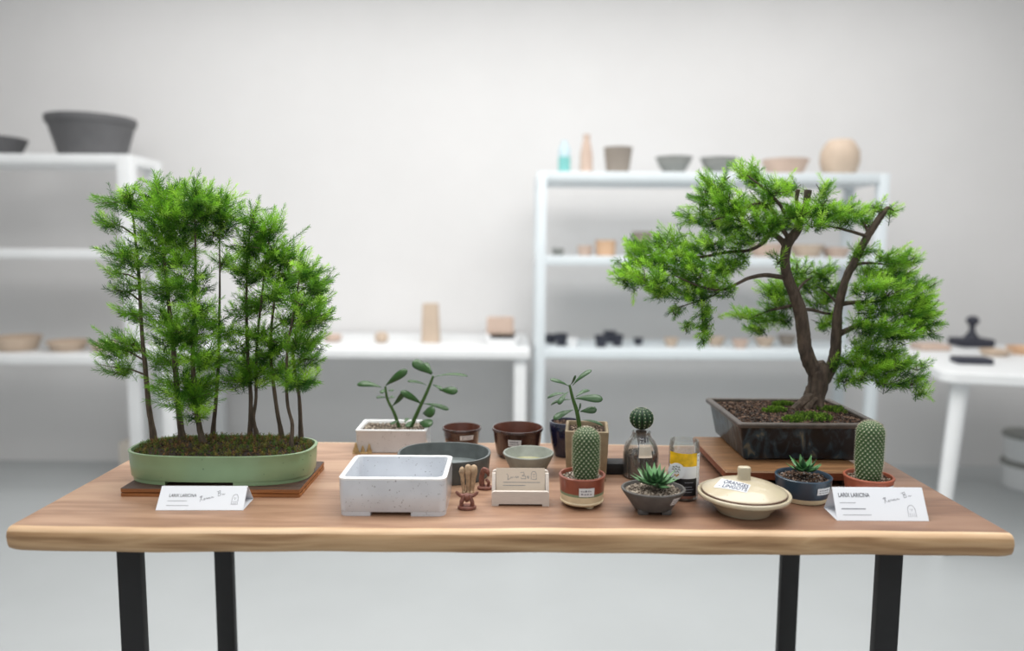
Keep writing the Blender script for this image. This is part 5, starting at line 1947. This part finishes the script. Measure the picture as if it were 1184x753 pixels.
rec('grey_bowl', bowlp(pxw(21, Yi), hp(776, 182, z1), .5), 776, Yi, z1, GRY, 'grey bowl in the middle of the right unit\'s top shelf, left of its twin', 'bowl', 'pots on the right unit\'s top shelf')
rec('grey_bowl', bowlp(pxw(21, Yi), hp(827, 183, z1), .5), 827, Yi, z1, GRY, 'grey bowl just behind the bonsai\'s topmost foliage on the top shelf', 'bowl', 'pots on the right unit\'s top shelf')
rec('wide_bowl', bowlp(pxw(26, Yi), hp(903, 185, z1), .7), 903, Yi, z1, PNK, 'wide low pinkish bowl right of the bonsai crown on the top shelf', 'bowl', 'pots on the right unit\'s top shelf')
h_ = hp(965, 162, z1)
r_ = pxw(21.5, Yi)
rec('round_jar', [(r_ * .7, 0), (r_ * .85, h_ * .1), (r_, h_ * .4), (r_ * .97, h_ * .68), (r_ * .75, h_ * .9), (r_ * .6, h_ * .97), (r_ * .55, h_), (0, h_ * .98)], 965, Yi, z1, TAN, 'round tan jar at the right end of the right unit\'s top shelf', 'jar')
# middle shelf
for (px, w, py, m, lab, k) in ((645, 7, 287, GRY, 'small grey pot by the left post on the right unit\'s middle shelf', .8), (676, 9, 284, PNK, 'small pinkish pot beside the peach pot on the middle shelf', .8), (700, 12, 278, PEA, 'peach pot left of the bonsai foliage on the middle shelf', .92), (742, 12, 268, GBR, 'grey-brown pot behind the bonsai foliage on the middle shelf', .8), (885, 20, 282, PNK, 'pinkish bowl just left of the bonsai\'s left trunk on the middle shelf', .7), (932, 19, 283, TAN, 'tan bowl between the two bonsai trunks on the middle shelf', .7), (966, 16, 286, PNK, 'pinkish bowl behind the bonsai\'s right trunk on the middle shelf', .7)):
    rec('shelf_pot', bowlp(pxw(w, Yi), hp(px, py, z2), k), px, Yi, z2, m, lab, 'pot', 'pots on the right unit\'s middle shelf')
# lower shelf
for (px, w, py, m, lab, k, yy) in ((636, 8, 387, BBL, 'dark cup nearest the left post on the right unit\'s lower shelf', .7, 4.05), (649, 8, 386, BBL, 'second dark cup from the left post on the lower shelf', .7, 3.95), (662, 7, 391, M['white_rim'], 'small white cup beside the dark cups on the lower shelf', .7, 3.88), (695, 8, 388, BBL, 'left dark cup of the dark trio on the lower shelf', .7, 3.9), (705, 8, 383, BBL, 'tallest dark cup of the dark trio on the lower shelf', .7, 4.1), (714, 7, 387, BBL, 'right dark cup of the dark trio on the lower shelf', .7, 3.95), (738, 6, 391, BBL, 'lone small dark cup right of the dark trio on the lower shelf', .7, 4.0), (776, 9, 391, TAN, 'small tan dish left of the hanging foliage on the lower shelf', .6, 3.95), (828, 11, 390, TAN, 'tan dish just right of the hanging foliage on the lower shelf', .6, 4.0), (856, 10, 393, PNK, 'small pinkish dish between two tan dishes on the lower shelf', .6, 3.9), (884, 12, 391, TAN, 'tan dish left of the bonsai trunk on the lower shelf', .6, 3.98), (910, 11, 388, GBR, 'grey-brown dish against the bonsai\'s left trunk on the lower shelf', .6, 4.02)):
    x = at(px, 395, yy).x
    hh = max(.025, at(px, py, yy).z - z3)
    b_ = MB()
    b_.lathe(bowlp(w * yy / F, hh, k, .008), (x, yy, z3), 24)
    single(b_, 'shelf_cup', m, lab, 'cup', (x, yy, z3), 'small pieces on the right unit\'s lower shelf')

# right table (turned a little)
zR = zM
ca, cb_ = tab(1090, 431, zR), tab(1042, 404, zR)
ang = math.atan2(cb_.x - ca.x, cb_.y - ca.y)
dep = (cb_ - ca).length * 1.5
U = Vector((math.cos(ang), -math.sin(ang), 0))
V = Vector((math.sin(ang), math.cos(ang), 0))
wid = 1.5
rtab = thing('white_table', 'white table with splayed legs at the right edge', 'table', ca + U * wid / 2 + V * dep / 2 - Vector((0, 0, zR)), 'white work tables')
b_ = MB()
rg0 = rring(wid / 2, dep / 2, wid / 2, dep / 2, .07, 0, 6)


def rt_ring(d, z):
    return [tuple(ca + U * (wid / 2 + (x - wid / 2) * (1 + d / (wid / 2))) + V * (dep / 2 + (y - dep / 2) * (1 + d / (dep / 2))) + Vector((0, 0, z))) for x, y, _ in rg0]


b_.loft([rt_ring(-.006, -.045), rt_ring(0, -.04), rt_ring(0, -.004), rt_ring(-.004, 0)])
b_.build('tabletop', M['white_metal'], rtab)
for (u, v, du, dv) in ((.1, .1, -.06, -.05), (wid - .1, .1, .06, -.05), (.36, dep - .1, -.03, .05), (wid - .1, dep - .1, .06, .05)):
    b_ = MB()
    top = ca + U * u + V * v + Vector((0, 0, -.046))
    bot = ca + U * (u + du) + V * (v + dv)
    bot.z = 0
    b_.tube([bot, top], [.028, .036], 4 * 4)
    b_.build('leg', M['white_metal'], rtab)


def ont(px, py):
    return tab(px, py, zR)


q = ca + U * .40 + V * (dep - .12)
b_ = MB()
w_ = pxw(19, q.y)
b_.box((q.x, q.y, zR + .022), (w_, .07, .022), .008)
b_.lathe([(.05, .015), (.03, .05), (.016, .07), (.014, .10), (.028, .115), (.034, .13), (.022, .15), (0, .155)], (q.x, q.y, zR + .012), 20)
single(b_, 'black_sculpture', [BBL], 'blue-black ornament on a flat base on the right white table', 'ornament', (q.x, q.y, zR))
q = ont(1123, 420)
b_ = MB()
b_.box((q.x, q.y, zR + .014), (pxw(19, q.y), .05, .014), .005, rot=-.16)
single(b_, 'black_slab', [BBL], 'flat blue-black slab near the front of the right white table', 'tile', (q.x, q.y, zR))
q = ont(1071, 404)
b_ = MB()
b_.box((q.x + .02, q.y, zR + .015), (pxw(17, q.y), .06, .015), .006)
single(b_, 'pink_tile', [PNK], 'flat pinkish tile at the left back of the right white table', 'tile', (q.x + .02, q.y, zR))
q = ont(1150, 411)
b_ = MB()
b_.lathe(bowlp(.07, .028, .75, .01), (q.x, q.y, zR), 28)
single(b_, 'tan_dish', TAN, 'low tan dish behind the black slab on the right table', 'dish', (q.x, q.y, zR))
q = ont(1182, 409)
b_ = MB()
b_.lathe(bowlp(.075, .035, .75, .01), (q.x, q.y, zR), 28)
single(b_, 'peach_dish', PEA, 'peach dish at the photo\'s right edge on the white table', 'dish', (q.x, q.y, zR))

# stacked white tubs under the right table
Yi = 4.1
zz1, zz0 = at(1175, 500, Yi).z, 0
x = at(1190, 520, Yi).x
rt_ = pxw(27, Yi)
hb = zz1 / 2
for k, lab in enumerate(('lower white tub of the stack under the right table', 'upper white tub with grey lid, stacked under the right table')):
    tb_ = thing('storage_tub', lab, 'tub', (x, Yi, k * hb), 'tubs under the right table')
    b_ = MB()
    b_.lathe([(rt_ * .85, 0), (rt_ * .9, .006), (rt_, hb * .84), (0, hb * .84)], (x, Yi, k * hb), 32)
    b_.build('tub', M['white_metal'], tb_)
    b_ = MB()
    b_.lathe([(rt_ * 1.03, hb * .84), (rt_ * 1.05, hb * .9), (rt_ * 1.0, hb * .995), (0, hb * .995)], (x, Yi, k * hb), 32)
    b_.build('lid', GRY if k else GRY, tb_)

# ------------------------------------------------------------------ light
def area(name, loc, sx_, sy_, power, rot=(0, 0, 0), col=(1, 1, 1)):
    l = bpy.data.lights.new(name, 'AREA')
    l.shape = 'RECTANGLE'
    l.size, l.size_y = sx_, sy_
    l.energy = power
    l.color = col
    o_ = bpy.data.objects.new(name, l)
    C.objects.link(o_)
    o_.location = loc
    o_.rotation_euler = rot
    return o_


area('overhead_light', (0, 1.75, HC - .05), 3.4, 1.6, 92, col=(1, .985, .965))
area('overhead_light', (0, -.8, HC - .05), 3.2, 1.2, 28, col=(1, .985, .965))
area('overhead_light', (0, 3.5, HC - .05), 5.5, .5, 34, col=(1, .99, .98))  # added wash to brighten the upper back wall; no known fixture there

w = bpy.data.worlds.new('ambient_fill')  # added ambient fill, let in through the open front of the room
bpy.context.scene.world = w
w.use_nodes = True
w.node_tree.nodes['Background'].inputs['Color'].default_value = (.97, .985, 1, 1)
w.node_tree.nodes['Background'].inputs['Strength'].default_value = .46

# ------------------------------------------------------------------ camera
cam = bpy.data.cameras.new('camera')
co = bpy.data.objects.new('camera', cam)
C.objects.link(co)
co.matrix_world = Matrix.Translation(EYE) @ CM.to_4x4()
cam.sensor_fit = 'HORIZONTAL'
cam.sensor_width = 36
cam.lens = F * 36 / 1184
cam.clip_start = .05
cam.dof.use_dof = True
cam.dof.focus_distance = 1.37
cam.dof.aperture_fstop = 1.4
bpy.context.scene.camera = co
sc = bpy.context.scene
sc.view_settings.view_transform = 'Standard'
sc.view_settings.look = 'None'
sc.view_settings.exposure = 0
